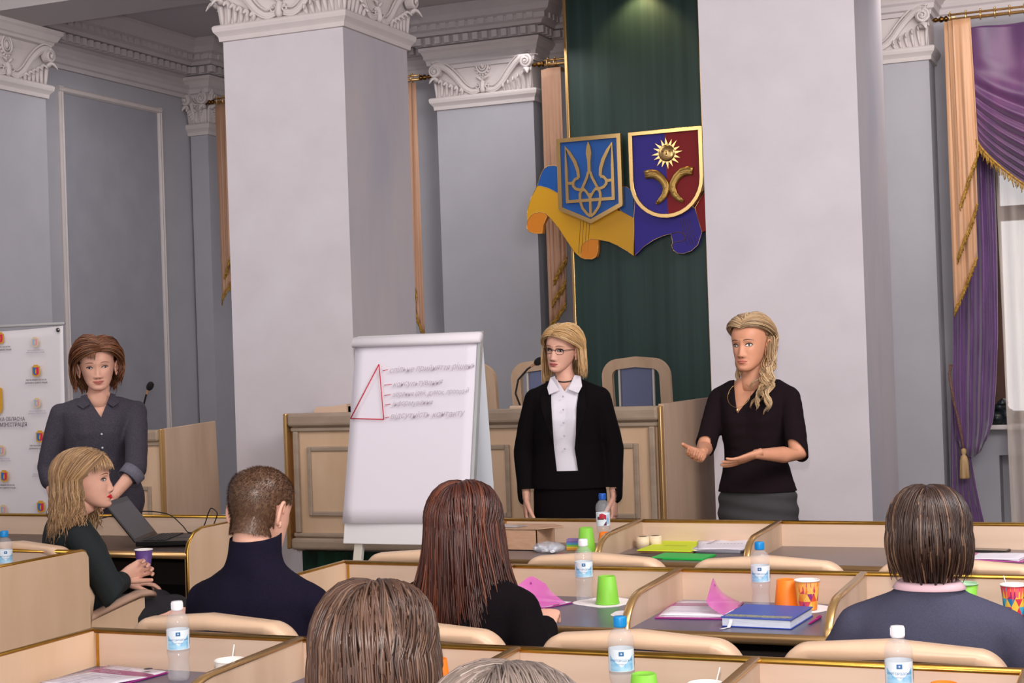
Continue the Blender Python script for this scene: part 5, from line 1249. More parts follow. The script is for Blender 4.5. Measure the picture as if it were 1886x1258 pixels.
# --- woman with glasses in the middle
loc=(-2.82,7.33,0); rz=R(13); t=thing('person','blonde woman with glasses in a black jacket over a white shirt','person',loc,rz); W=tolocal(loc,rz)
b=MB(); b.rings(torso_rings([(r[0],r[1]*.98)+tuple(r[2:]) for r in FT],0,0,1,-.012)); s1_=MB(); s1_.rings(torso_rings([(r[0],r[1]*.98)+tuple(r[2:]) for r in FT],0,0,1,.004))
JT=[(.86,.205,.14,.01),(.92,.202,.137,.01),(.98,.188,.128,.008),(1.06,.170,.118,.004),(1.12,.166,.116,.004,.2),(1.19,.170,.118,.004,.7),(1.245,.172,.120,.006,1),(1.30,.174,.112,.010,.75),(1.35,.176,.10,.014,.25),(1.39,.160,.084,.018,0),(1.42,.11,.07,.022),(1.445,.078,.064,.024)]
c=MB(); c.rings(torso_rings(JT,0,0,1,.004)); hands=MB()
for s in (-1,1):
    sh_=Vector((s*.172,.018,1.345)); e_=Vector((s*.225,.04,1.09)); w_=Vector((s*.225,-.02,.845))
    if s<0: w_=W(-3.025,7.25,.845); e_=Vector((-.232,.03,1.08))
    limb(b,[sh_,e_,w_],[.045,.034,.0215]); limb(c,[sh_+Vector((-s*.008,0,0)),sh_.lerp(e_,.45),e_,e_.lerp(w_,.55),w_+Vector((0,0,.01))],[.058,.055,.052,.048,.044])
    hand(hands,w_,Vector((0,-.15,-1)),Vector((-s,0.2,0)),1 if s<0 else -1,curl=(.3,.35,.4,.5))
traps(b,0,TW-.02,.032,.042); traps(c,0,TW-.02,.044,.054,1.415); legs_standing(b); V,F=voxel(b,.009,3); body=MB(); body.add(V,F,smooth=True); body.add(hands.v,hands.f,smooth=True)
Hm_=Head(1.02,.97,smile=.6); Mh=headmat((-.012,-.01,1.590),R(-9)-rz,R(2),R(5),.98); add_head(body,Hm_,Mh,Vector((0,.02,1.44)),.047)
body.build('body',[SKIN],t,norm=False); features_on(Hm_,Mh,t,mlip=LIPP,browm=BROWB,look=-.25,open_=.8)
cloth('shirt',t,s1_,.007,WSH,.002,9,seed=2,neck=(1.44,.1),vneck=((0,1.385),(-.05,1.455),(.05,1.455)),bottom=.95)
cloth('jacket',t,c,.008,BLKS,.004,7,seed=9,neck=(1.432,.1),opening=[(.99,-.045,.062),(1.10,-.055,.048),(1.30,-.062,.078),(1.40,-.068,.080),(1.50,-.075,.085)],bottom=.90)
for s in (-1,1):
    collar_flap(t,WSH,[(s*.050,-.038,1.462),(s*.076,-.012,1.455),(s*.088,-.055,1.405),(s*.074,-.098,1.372),(s*.022,-.088,1.392)],.004)
    x0=.066 if s>0 else .06
    collar_flap(t,BLKS,[(s*.078,-.02,1.44),(s*.10,-.02,1.435),(s*(x0+.058),-.098,1.345),(s*(x0+.048),-.125,1.29),(s*(x0-.008),-.135,1.12),(s*(x0+.0),-.118,1.30)],.005,'lapel')
m=MB(); 
for k in range(5): m.lathe([(.0005,.002),(.004,.002),(.005,0)],c=(.0,-.119-.010*math.sin(k*.8),1.36-.065*k),n=10,axis=srot('X',PI/2),cap=True)
o=m.build('button',mat('pearl_button',(190,190,200),.3),t); o['kind']='stuff'
m=MB(); m.tube([(.054*math.sin(a*PI/12),.016-.052*math.cos(a*PI/12)-.004,1.452-.022*math.cos(a*PI/12)) for a in range(24)],.0035,8,closed=True); m.build('choker',mat('black_cord',(40,26,24),.5),t)
sk=MB(); sk.rings(torso_rings([(.50,.165,.12,.01),(.62,.178,.125,.012),(.78,.188,.13,.012),(.88,.186,.128,.012),(.96,.165,.115,.008),(1.04,.145,.10,.006)],0,0,0,.0)); q=MB(); V,F=voxel(sk,.012,2); q.add(V,F,smooth=True); q.build('skirt',BLKS,t,norm=False)
BOB=[(226,184,124),(236,202,148),(206,162,104),(190,142,90),(242,214,168),(172,124,78)]
hm=hair(t,lambda p:Mh@p,1710,BOB,tipz=lambda ph,s:(-.165 if s<0 else -.118) if ph<110 else -.125,tipr=lambda ph,s:(.100 if s<0 else .118) if ph<120 else .108,phmin=(76,82),wave=(.002,3),width=0.0029,lift=.018,seed=31,e0=(31,120),shag=.010,part=-.018,droop=.9)
hm.build('hair',HAIRM,t,norm=False)
# glasses (lenses > frames > temples)
gl=thing('glasses','thin dark-framed glasses worn by the blonde woman in the black jacket','glasses',loc,rz)
GM=mat('glasses_frame',(60,34,34),.35,.5); 
m=MB(); ln=MB()
for sd in (-1,1):
    cx_=sd*.034*.96; P=[];y0=Hm_.surf(cx_,.0)-.014
    for k in range(20):
        a=2*PI*k/20; x=cx_+.0235*math.copysign(abs(math.cos(a))**.7,math.cos(a)); z=-.001+.0145*math.copysign(abs(math.sin(a))**.8,math.sin(a)); P.append(Mh@Vector((x,y0+.25*max(0,abs(x)-.034)+(0),z)))
    m.tube(P,[.0011 if k>10 else .0019 for k in range(20)],6,closed=True); ln.add(P,[tuple(range(20))])
    m.tube([Mh@Vector(p) for p in ((cx_+sd*.0235,y0+.004,.006),(sd*.0715,y0+.022,.009),(sd*.074,-.02,.008),(sd*.074,.012,.004),(sd*.073,.028,-.01))],[.0026,.0026,.002,.0018,.0015],6,flat=.6)
m.tube([Mh@Vector(p) for p in ((-.0115,Hm_.surf(.03,0)-.014,.004),(0,Hm_.surf(0,.004)-.006,.007),(.0115,Hm_.surf(.03,0)-.014,.004))],.0014,6)
o=m.build('frame',GM,gl); ln.build('lens',GLASS,gl,norm=False)
TW=.16
# --- speaking woman in the black sweater
loc=(-1.715,6.76,0); rz=R(-4); t=thing('person','woman with long wavy blonde hair in a black V-neck sweater speaking with both hands raised','person',loc,rz); W=tolocal(loc,rz)
RT=[(r[0],r[1]*.99)+tuple(r[2:]) for r in FT]
b=MB(); b.rings(torso_rings(RT,0,0,.9,-.010)); c=MB(); c.rings(torso_rings(RT,0,0,.9,.012)); hands=MB()
shL=Vector((.162,.012,1.345)); eL=W(-1.500,6.66,1.098); wL=W(-1.635,6.46,1.118); tL=W(-1.765,6.40,1.070)
limb(b,[shL,eL,eL.lerp(wL,.35),wL],[.045,.038,.037,.0215]); limb(c,[shL-Vector((.004,0,0)),shL.lerp(eL,.4),shL.lerp(eL,.85),eL,eL.lerp(wL,.10)],[.053,.051,.048,.046,.046])
hand(hands,wL,tL-wL,Vector((-.25,.35,.9)),1,curl=(.10,.12,.16,.2),thumb=(.75,.55),sc=.93,spread=.05)
shR=Vector((-.162,.012,1.345)); eR=W(-1.915,6.66,1.135); wR=W(-1.875,6.475,1.125); tR=W(-1.80,6.36,1.085)
limb(b,[shR,eR,eR.lerp(wR,.35),wR],[.045,.038,.036,.0215]); limb(c,[shR+Vector((.004,0,0)),shR.lerp(eR,.4),shR.lerp(eR,.85),eR],[.053,.051,.047,.046])
hand(hands,wR,W(-1.89,6.36,1.10)-wR,Vector((.45,.15,.85)),1,curl=(.5,.55,.6,.65),thumb=(.7,.5),sc=.93,spread=.05)
traps(b,0,TW-.02,.032,.042); traps(c,0,TW-.02,.044,.054,1.415); legs_standing(b); V,F=voxel(b,.007,3); body=MB(); body.add(V,F,smooth=True); body.add(hands.v,hands.f,smooth=True)
Hr=Head(1.03,1.0); Mh=headmat((.0,-.012,1.578),R(-13)-rz,R(0),R(-1),1.0); add_head(body,Hr,Mh,Vector((0,.02,1.43)),.049)
body.build('body',[SKINT],t,norm=False); features_on(Hr,Mh,t,mlip=LIPN,browm=BROWD,look=-.35,open_=1.1,lipw=.0245)
cloth('sweater',t,c,.0065,BLKK,.004,10,seed=12,st=(1,1,1.8),neck=(1.425,.1),vneck=((-.035,1.285),(-.085,1.45),(.082,1.45)),bottom=.935,sleevecuts=[(eL+Vector((0,0,.02)),(wL-eL).normalized()+(eL-shL).normalized()*.8,eL.lerp(wL,.25),.14),(eR+Vector((0,0,.025)),(wR-eR).normalized()*.7+(eR-shR).normalized(),eR.lerp(wR,.2),.12)])
sk=MB(); sk.rings(torso_rings([(.50,.160,.115,.01),(.62,.170,.12,.012),(.74,.178,.125,.012),(.80,.182,.130,.012),(.86,.180,.128,.012),(.92,.174,.122,.012),(.955,.155,.108,.010)],0,0,0,.0)); q=MB(); V,F=voxel(sk,.010,2)
V=[v+Vector((v.x,v.y,0)).normalized()*(.0035*math.sin(v.z*95+3*math.sin(v.x*5)+v.y*8)) for v in V]; q.add(V,F,smooth=True); q.build('skirt',SKRT,t,norm=False)
m=MB(); P=[Vector((-.035+.052*math.sin(a),-.045-.062*(math.cos(a)+1)/2-.012,1.415-.105*(math.cos(a)+1)/2)) for a in [(-1+2*k/16)*2.6 for k in range(17)]]
m.tube(P,.0009,5); m.ell((-.033,-.128,1.298),(.005,.002,.007),8,6); m.build('necklace',SHG,t)
m=MB(); e0_=Mh@Vector((.0755,-.006,-.043)); m.ell(e0_,(.0035,.0035,.006),8,6); m.build('earring',mat('silver',(220,216,214),.2,1),t)
WVH=[(204,168,124),(220,186,142),(178,142,104),(150,118,86),(230,202,162),(124,96,72)]
hm=hair(t,lambda p:Mh@p,1300,WVH,tipz=lambda ph,s:-.0,tipr=lambda ph,s:.09,phmin=(108,108),wave=(.0,3),width=0.0032,lift=.020,seed=41,e0=(30,110),shag=.02,eturn=2,part=.0,capcut=lambda ph:33 if abs(ph)<46 else (33-(abs(ph)-46)*.4 if abs(ph)<80 else (9 if abs(ph)<104 else -40)))
rg=random.Random(77)
for cl_i in range(21):
    sd=1 if cl_i<17 else -1; a0=rg.uniform(100,160)
    if sd>0: tip=Vector((.045+.085*((cl_i*.37)%1),-.120+rg.gauss(0,.010),-.185-.125*((cl_i*.61)%1))); mid=Vector((.118+.02*((cl_i*.73)%1),-.035+rg.gauss(0,.014),-.12))
    else: tip=Vector((-.085+rg.gauss(0,.014),.05+rg.gauss(0,.015),-.19+rg.uniform(-.03,.05))); mid=Vector((-.098,.045,-.08))
    ph0=rg.uniform(0,6.28); fq=rg.uniform(19,26); c_col=hlin(rg.choice(WVH)); A0=(.0145 if sd>0 else .006)*rg.uniform(.8,1.15)
    for k in range(40 if sd>0 else 20):
        p0=Vector((sd*math.sin(R(a0))*.084+rg.gauss(0,.008),-math.cos(R(a0))*.10+.01+rg.gauss(0,.008),.02+rg.uniform(-.03,.03)))
        pts=[]; N=26; o1=rg.gauss(0,.0036);o2=rg.gauss(0,.0036); dph=rg.gauss(0,.28); ln_=rg.uniform(.86,1.0)
        for i in range(N):
            u=i/(N-1)*ln_; p=bez(p0,mid,tip,u); A=A0*min(1,max(0,(u-.12))*2.0); sp=(1-u)*1.6+.5
            p=p+Vector((math.cos(ph0+dph+u*fq)*A+o1*sp,math.sin(ph0+dph+u*fq)*A*.9+o2*sp,.005*math.sin(u*fq+ph0+dph))); pts.append(Mh@p)
        c2=hlin(rg.choice(WVH)); b_=rg.uniform(.85,1.2); cc_=tuple(min(1,(c_col[q]*.6+c2[q]*.4)*b_) for q in range(3)); hm.tube(pts,[.0019*(.8+.5*math.sin(PI*i/(N-1)))*(1 if i<N-4 else (N-i)/5) for i in range(N)],3,cap=False,flat=.7,col=cc_)
hm.build('hair',HAIRM,t,norm=False)
# ================================================================ THINGS ON THE DESKS
PET=mat('clear_pet',(226,226,232),.08,alpha=.17,spec=1.0); WATER=mat('water',(232,240,246),.0,trans=1,ior=1.15,spec=.5)
BC=mat('bottle_cap_blue',(20,138,206),.35); WC=mat('bottle_cap_white',(236,234,238),.4); DBC=mat('bottle_cap_dark_blue',(28,84,176),.35)
LABW=mat('label_white',(222,232,240),.45); LABB=mat('label_blue',(70,166,214),.45,rgb2=(190,222,238),scale=40); LABD=mat('label_ink_blue',(52,104,156),.5); LABR=mat('label_red',(176,32,58),.45)
def bottle(label,x,y,capm,kind='blue',z=.7505,rz=0,h=.205,group=None):
    t=thing('water_bottle',label,'bottle',(x,y,z),rz,group); k=h/.205
    pr=[(.0005,.006),(.012,.004),(.022,0),(.027,.004),(.0295,.014),(.0300,.026),(.0270,.040),(.0255,.050),(.0270,.060),(.0295,.070),(.0295,.076),(.0288,.079),(.0288,.134),(.0295,.138),(.0305,.146),(.0300,.156),(.0265,.166),(.020,.174),(.0135,.179),(.0118,.183),(.0118,.190)]
    m=MB(); n=30; rs=[]
    for r,zz in pr:
        rs.append([Vector(((r*(1-(.10 if zz<.03 and r>.01 else 0)*max(0,math.cos(5*a*2*PI/n))))*math.cos(2*PI*a/n)*1,(r*(1-(.10 if zz<.03 and r>.01 else 0)*max(0,math.cos(5*a*2*PI/n))))*math.sin(2*PI*a/n),zz*k)) for a in range(n)])
    m.rings(rs,cap=False); m.build('bottle_body',PET,t)
    m=MB(); m.lathe([(.0005,.181*k),(.0145,.181*k),(.0150,.184*k),(.0148,.202*k),(.0138,.205*k),(.0005,.205*k)],n=28); 
    m.build('cap',capm,t)
    m=MB()
    for a in range(20): m.cbox((.0150*math.cos(a*PI/10),.0150*math.sin(a*PI/10),.193*k),(.0010,.0016,.016),srot('Z',a*PI/10))
    q=m.build('cap_ridge',capm,t); q['kind']='stuff'
    m=MB(); rl=.0296
    m.rings([[Vector((rl*math.cos(2*PI*a/32),rl*math.sin(2*PI*a/32),zz*k)) for a in range(32)] for zz in (.082,.132)],cap=False); lb=m.build('label',LABW,t)
    def wrap(u,v,d): a=-PI/2+u/rl; return Vector(((rl+d)*math.cos(a),(rl+d)*math.sin(a),v*k))
    def patch(poly,mt,nm='label_print',d=.0004):
        m=MB(); m.add([wrap(u,v,d) for u,v in poly],[tuple(range(len(poly)))]); m.build(nm,mt,lb,norm=False)
    if kind!='red':
        S=[(-.030+.006*i) for i in range(11)]
        m=MB(); m.grid(lambda u,v:wrap(-.030+.060*u,.0835+(.010+.030*abs(u-.5)**1.2*2)*v,.0003),14,2); m.build('label_print',LABB,lb,norm=False)
        m=MB(); m.grid(lambda u,v:wrap(-.006+.012*u,.118+.010*v,.0004),3,1); m.build('label_emblem',LABD,lb,norm=False)
        m=MB()
        for a in range(8):
            p=(.0022*math.cos(a*PI/4),.123+.0022*math.sin(a*PI/4)); m.tube([wrap(0,.123,.0007),wrap(p[0],p[1],.0007)],.0005,4)
        m.build('label_emblem',LABW,lb,norm=False)
        for s_,sz,zz in (('МИРГОРОДСЬКА',.0068,.1055),('ЛАГІДНА',.0042,.098)):
            vs,fs=text_mesh(s_,sz,extrude=0,align='CENTER'); m=MB(); m.add([wrap(v.x,zz+v.y,.0006) for v in vs],fs); m.build('lettering',LABD,lb,norm=False)
        m=MB(); m.grid(lambda u,v:wrap(.038+.016*u,.09+.03*v,.0004),4,1); m.build('barcode_field',mat('label_grey',(232,232,236),.5),lb,norm=False)
        m=MB()
        for i in range(14): m.add([wrap(.039+.001*i,.092,.0006),wrap(.0394+.001*i+.0003*(i%3==0),.092,.0006),wrap(.0394+.001*i+.0003*(i%3==0),.118,.0006),wrap(.039+.001*i,.118,.0006)],[(0,1,2,3)])
        q=m.build('barcode',mat('ink_black',(30,30,36),.6),lb,norm=False); q['kind']='stuff'
    else:
        m=MB(); m.grid(lambda u,v:wrap(-.014+.030*u,.108+.018*v+.004*math.sin(u*4),.0005),8,2); m.build('label_print',LABR,lb,norm=False)
        m=MB(); m.grid(lambda u,v:wrap(-.024+.03*u,.106+.012*v,.0004),8,2); m.build('label_print',mat('label_brown',(92,60,56),.5),lb,norm=False)
        m=MB(); m.grid(lambda u,v:wrap(.002+.015*u,.084+.018*v*u,.0005),8,2); m.build('label_print',mat('label_plum',(90,40,70),.5),lb,norm=False)
        m=MB(); m.grid(lambda u,v:wrap(.018+.010*u,.09+.036*v,.0005),6,2); m.build('label_print',LABB,lb,norm=False)
    return t
ROT=R(26)
bottle('water bottle with a white cap on the nearest desk at its left end',-2.415,3.395,WC,rz=R(36))
bottle('water bottle with a blue cap on the nearest desk, below the middle of the picture',-1.195,3.40,BC,rz=R(20))
bottle('water bottle with a white cap in front of the grey-blue sweater',-.565,3.40,WC,rz=R(12))
bottle('water bottle with a white cap beside the green cup and napkin on the middle desk',-1.81,4.81,WC,rz=R(20))
bottle('water bottle with a blue cap behind the blue notebook',-1.215,4.80,BC,rz=R(10))
bottle('water bottle with a blue cap at the far left edge on the left desk',-4.21,4.80,BC,rz=R(48))
bottle('bottle with a red label and dark blue cap before the black jacket',-2.235,6.19,DBC,'red',rz=R(16),h=.225)
GRC=mat('cup_green',(132,204,66),.5); ORC=mat('cup_orange',(244,126,24),.5)
def geo_pattern(cols,h):
    """triangles of paper colour laid on the cup wall"""
    def f(t,hh):
        rg=random.Random(5); ms=[mat('cup_tri_%d%d%d'%c,c,.5) for c in cols]
        N=9; rowz=[.004,.028,.052,.074,.088]
        def P(a,z): r=.0284+(.0375-.0284)*z/hh+.0004; return Vector((r*math.cos(a),r*math.sin(a),z))
        mb=MB(); 
        for j in range(4):
            for i in range(N):
                a0=2*PI*(i+(j%2)*.5)/N; a1=a0+2*PI/N; am=(a0+a1)/2
                mb.add([P(a0,rowz[j]),P((a0+a1)/2,rowz[j]),P(a1,rowz[j]),P(am,rowz[j+1])],[(0,1,3),(1,2,3)],mi=rg.randrange(len(ms)))
                mb.add([P(am,rowz[j+1]),P(a1,rowz[j]),P((am+a1+PI/N)/2+.0,rowz[j+1]),P(a1+PI/N,rowz[j+1])],[(0,1,2),(2,1,3)],mi=rg.randrange(len(ms)))
        mb.build('printed_pattern',ms,t,norm=False)
    return f
WARM=[(236,132,48),(244,196,88),(226,84,52),(150,52,120),(248,226,150),(238,160,60),(208,70,90)]; COOL=[(214,52,72),(244,196,70),(62,170,206),(40,120,170),(238,150,60),(170,40,110)]
inv=dict(inverted=True)
paper_cup('paper_cup','green cup standing upside down on a napkin on the middle desk',(-1.715,4.765,.7525),GRC,**inv)
paper_cup('paper_cup','orange cup upside down beside the blue capped bottle on the middle desk',(-1.135,4.80,.7505),ORC,**inv)
paper_cup('paper_cup','warm coloured triangle patterned cup on a napkin next to the orange cup',(-1.062,4.77,.7535),mat('cup_base_orange',(236,150,70),.5),extra=geo_pattern(WARM,.09))
paper_cup('paper_cup','green cup upright, half hidden behind the shoulder of the grey-blue sweater',(-.595,4.80,.7505),GRC,inside=mat('cup_inside_mint',(176,214,178),.6),rim=mat('cup_rim_mint',(176,216,176),.5))
cc=paper_cup('paper_cup','red and blue patterned cup with a plastic spoon at the right edge',(-.455,4.80,.7505),mat('cup_base_red',(214,60,74),.5),extra=geo_pattern(COOL,.09))
def stick(parent,a,b,mt,w=.002,name='stirrer'):
    m=MB(); m.tube([a,b],[w,w*1.2],6,flat=.5); m.build(name,mt,parent)
STK=mat('white_stirrer',(238,234,234),.4)
stick(cc,(.0,0,.012),(-.028,.005,.115),mat('clear_spoon',(206,216,232),.2),.0028,'spoon')
c1=paper_cup('paper_cup','white rimmed cup with a white stirrer on the nearest desk beside the divider',(-2.16,3.25,.7505),mat('cup_base_cream',(232,222,214),.5)); stick(c1,(-.01,0,.01),(.0,.02,.125),STK)
c2=paper_cup('paper_cup','white rimmed cup with a stirrer at the bottom edge right of the blue capped bottle',(-.955,3.26,.7505),mat('cup_base_cream',(232,222,214),.5)); stick(c2,(0,0,.01),(.03,.012,.125),STK)
paper_cup('paper_cup','orange cup upside down beside the foreground brown hair',(-1.665,3.385,.7505),ORC,**inv)
paper_cup('paper_cup','green cup upside down at the bottom edge by the blue capped bottle',(-1.12,3.335,.7505),GRC,**inv)
paper_cup('paper_cup','orange cup at the bottom right edge, mostly out of frame',(-.47,3.39,.7505),ORC,**inv)
paper_cup('paper_cup','green cup upside down on the farthest desk near the rainbow block',(-2.25,6.02,.7505),GRC,h=.10,**inv)
paper_cup('paper_cup','orange cup in front of the red labelled bottle by the divider',(-2.185,6.08,.7505),ORC,h=.075,**inv)
paper_cup('paper_cup','orange cup behind the left desk panel near the blue capped bottle',(-4.16,4.93,.7505),ORC,h=.04,**inv)
def sheet(t,name,poly,mt,z0=0,th=.0015,wob=0):
    m=MB(); m.prism(poly,lambda u,v,d:Vector((u,v,d)),z0,z0+th); return m.build(name,mt,t,norm=True)
def napkin(label,x,y,s,rz,z=.7505,n=7):
    t=thing('paper_napkin',label,'napkin',(x,y,z),rz); rg=random.Random(int(x*100)); poly=[]
    for i in range(n*4):
        a=2*PI*i/(n*4); r=s*(.5+.12*abs(math.cos(2*a)))*(1+.05*rg.random()); poly.append((r*math.cos(a),r*math.sin(a)))
    m=MB(); m.prism(poly,lambda u,v,d:Vector((u,v,d)),0,.0012); m.build('tissue',mat('napkin_white',(236,228,230),.9),t)
    m=MB(); m.prism([(a*.85+.004,b*.8) for a,b in poly],lambda u,v,d:Vector((u,v,d)),.0013,.0019); m.build('folded_layer',mat('napkin_white',(236,228,230),.9),t)
    return t
napkin('white napkin under the upside down green cup on the middle desk',-1.735,4.80,.17,R(20)); napkin('white napkin under the triangle patterned cup',-1.065,4.80,.13,R(10))
napkin('corner of a white napkin beside the brass divider edge, below the green cup',-1.585,4.60,.10,R(50)); napkin('white napkin at the far right edge beside the patterned cup',-.375,4.72,.10,R(30))
PURF=mat('purple_plastic_folder',(150,40,126),.22,spec=.6); PINKF=mat('translucent_pink_plastic',(206,96,176),.2,alpha=.82,spec=.6)
def folder(label,x,y,rz,w=.235,h=.30,flap=True,lines=True,fdir=1,mt=None):
    t=thing('document_folder',label,'folder',(x,y,.7505),rz)
    m=MB(); m.box((-w/2,-h/2,0),(w/2,h/2,.004)); m.build('folder_cover',mt or PURF,t,bevel=.0012,seg=1)
    for k in range(2):
        m=MB(); m.grid(lambda u,v:Vector((-w/2*.92+w*.92*u+.004*k,-h/2*.9+h*.93*v+.003*k,.0048+.0016*k+.005*max(0,u-.7)*(1-v)+.003*math.sin(v*5+k))),8,8); m.build('paper_sheet',PAPER,t,norm=False,solid=.0006)
    if lines:
        m=MB(); rg=random.Random(4)
        for i in range(16):
            y0=h*.5*.78-i*.0145; m.box((-w*.38,y0,.0122),(-w*.38+w*.74*rg.uniform(.55,1),y0+.0022,.0126))
        q=m.build('printed_lines',mat('grey_print',(168,158,172),.8),t); q['kind']='stuff'
        m=MB(); m.lathe([(.0005,0),(.012,0),(.012,.0005),(.0005,.0005)],c=(w*.28,h*.40,.0125),n=16); m.build('printed_logo',mat('dark_print',(70,66,80),.8),t)
    if flap:
        def fl(u,v): 
            lean=-.12*v; zz=.006+.09*v*(.45+.55*min(1,u*1.7))*(1-.35*max(0,u-.7)/.3)
            return Vector((w/2-.004+lean*.6-.03*math.sin(v*PI)*.5,-h/2+h*(.05+.86*u)+.05*v*(1-u)-.02*v*u,zz))
        m=MB(); m.grid(fl,14,10); fo=m.build('raised_flap',PINKF,t,norm=False)
        c_=fl(.62,.75); m=MB(); m.ell(c_+Vector((-.002,0,0)),(.003,.006,.006),10,8); m.build('press_stud',PURF,t)
    return t
folder('purple folder with white printed papers and a raised pink flap, left of the blue notebook',-1.385,4.70,R(6),.225,.32)
folder('pink folder with papers beside the arm of the auburn haired woman',-1.985,4.66,R(-24),.20,.30)
folder('purple folder with papers at the right side of the brass divider, under the sweater arm',-.845,4.56,R(6),.10,.22,flap=False)
folder('white printed papers in a purple folder at the near left corner of the nearest desk',-2.625,3.345,R(-8),.225,.27,flap=False)
t=folder('pink plastic folder at the right end of the farthest desk',-.66,6.06,R(80),.20,.30,flap=False,lines=False,mt=PINKF)
# blue notebook
t=thing('notebook','blue hardcover notebook with a gold band and a white ribbon','notebook',(-1.135,4.555,.7505),R(-3))
NB=mat('notebook_blue',(60,84,164),.45); 
m=MB(); m.box((-.105,-.12,0),(.105,.12,.003)); m.build('back_cover',mat('notebook_blue_dark',(34,66,160),.45),t,bevel=.001,seg=1)
m=MB(); m.box((-.103,-.117,.003),(.101,.117,.025)); m.build('page_block',mat('page_edges',(226,232,244),.8,rgb2=(200,206,222),scale=200,stretch=(.1,.1,6)),t)
m=MB(); m.box((-.107,-.12,.025),(.105,.12,.029)); cv=m.build('front_cover',NB,t,bevel=.001,seg=1)
m=MB(); m.box((-.098,-.105,.0291),(.098,-.072,.0295)); m.build('gold_band',mat('gold_print',(176,168,84),.5,rgb2=(72,96,150),scale=160),cv)
m=MB(); m.rings([[Vector((-.092,y_,z_)),Vector((-.084,y_,z_))] for y_,z_ in ((-.115,.024),(-.122,.020),(-.126,.010),(-.13,.001),(-.155,.0008))],cap=False,smooth=False) if 0 else m.add([(-.080,-.118,.022),(-.070,-.118,.022),(-.080,-.127,.012),(-.070,-.127,.012),(-.084,-.132,.001),(-.074,-.132,.001),(-.096,-.165,.001),(-.086,-.165,.001)],[(0,1,3,2),(2,3,5,4),(4,5,7,6)]); m.build('ribbon',mat('white_ribbon',(226,220,226),.6),t,solid=.0006)
def pen(label,x,y,rz,mt,L=.135,z=.7545):
    t=thing('pen',label,'pen',(x,y,z),rz); ax=srot('X',-PI/2)
    m=MB(); m.lathe([(.0006,-L/2),(.002,-L/2+.008),(.0038,-L/2+.018),(.0042,-L/2+.05),(.0042,L/2-.01),(.0036,L/2),(.0005,L/2)],n=12,axis=ax); m.build('barrel',mt,t)
    m=MB(); m.box((-.0012,L/2-.045,.004),(.0012,L/2-.004,.0062)); m.build('clip',mt,t); return t
pen('magenta pen lying right of the blue notebook',-1.0,4.575,R(-4),mat('magenta_plastic',(164,28,118),.3))
m=MB(); m.box((-.025,-.015,0),(.025,.015,.014)); o=m.build('eraser',BLK,loc=(-.955,4.80,.7505),bevel=.004); tag(o,'small black clip lying at the foot of the divider by the patterned cup','clip')
# farthest desk
t=thing('cardboard_box','open cardboard box with a flap folded out on the farthest desk','box',(-2.60,6.12,.7505))
CB=mat('cardboard',(190,152,124),.8,rgb2=(178,140,112),scale=20,stretch=(1,1,4)); CBD=mat('cardboard_inside',(150,116,96),.85)
for a,b,n_ in (((-.13,-.10,0),(.13,-.096,.085),'wall'),((-.13,.096,0),(.13,.10,.085),'wall'),((-.13,-.10,0),(-.126,.10,.085),'wall'),((.126,-.10,0),(.13,.10,.085),'wall')): 
    m=MB(); m.box(a,b); m.build('box_wall',CB,t)
m=MB(); m.box((-.13,-.10,0),(.13,.10,.004)); m.build('box_bottom',CBD,t)
m=MB(); m.prism([(-.14,-.10),(.13,-.10),(.215,.0),(.13,.10),(-.14,.10)],lambda u,v,d:Vector((u,v,.087+d+.02*max(0,u-.05))),0,.003); m.build('box_flap',CB,t)
m=MB(); m.prism([(-.10,-.06),(.02,-.07),(.05,.0),(-.08,.03)],lambda u,v,d:Vector((u,v,.0935+d)),0,.001); m.build('tape_strip',mat('clear_tape',(206,200,204),.15),t)
t=thing('plastic_bag','clear plastic bag of small white parts on the farthest desk','bag',(-2.40,5.98,.7505))
m=MB(); rg=random.Random(9)
for k in range(9):
    m=MB(); m.cbox((rg.uniform(-.045,.045),rg.uniform(-.03,.03),.008+.004*k*.6),(.05,.012,.008),srot('Z',rg.uniform(0,3))@srot('X',.3)); m.build('white_part',mat('white_parts',(228,228,236),.4),t)
m=MB(); m.ell((0,0,.020),(.07,.045,.024),20,12)
for i,v in enumerate(m.v):
    p=Vector(v); p+=.010*Vector((noise.noise(p*45),noise.noise(p*45+Vector((9,0,0))),.7*noise.noise(p*45+Vector((0,9,0))))); m.v[i]=(p.x,p.y,max(.0,p.z))
m.smooth=False; m.build('film',mat('clear_film',(214,220,232),.12,alpha=.35,spec=1.0),t)
t=thing('sticky_note_cube','rainbow coloured cube of sticky notes on the farthest desk','note block',(-2.335,6.09,.7505),R(10))
for i,c_ in enumerate(((226,150,60),(236,196,70),(120,190,90),(80,150,190),(120,110,180),(150,120,170))):
    m=MB(); m.box((-.024,-.024,.0075*i),(.024,.024,.0075*(i+1)-.0004)); m.build('note_pad',mat('note_%d'%i,c_,.8),t)
t=thing('paper_scraps','small green and red paper scraps in front of the green cup on the farthest desk','scraps',(-2.29,5.93,.7505))
for dx,dy,c_ in ((0,0,(110,200,40)),(.05,.02,(120,210,50)),(-.03,.0,(222,60,60)),(.02,-.03,(236,232,236))):
    m=MB(); m.prism([(dx-.025,dy-.01),(dx+.02,dy-.014),(dx+.026,dy+.008),(dx-.014,dy+.014)],lambda u,v,d:Vector((u,v,d+.0012*abs(dx*20))),0,.0012); m.build('scrap',mat('scrap_%d%d'%c_[:2],c_,.8),t)
t=thing('tape_dispenser','small orange and black tape dispenser beside the auburn hair on the farthest desk','dispenser',(-2.655,5.93,.7505),R(30))
m=MB(); m.prism([(-.04,0),(.04,0),(.045,.02),(.02,.036),(-.015,.04),(-.04,.025)],lambda u,v,d:Vector((u,d,v)),-.014,.014); m.build('body_shell',mat('neon_orange',(246,76,40),.4),t,bevel=.003)
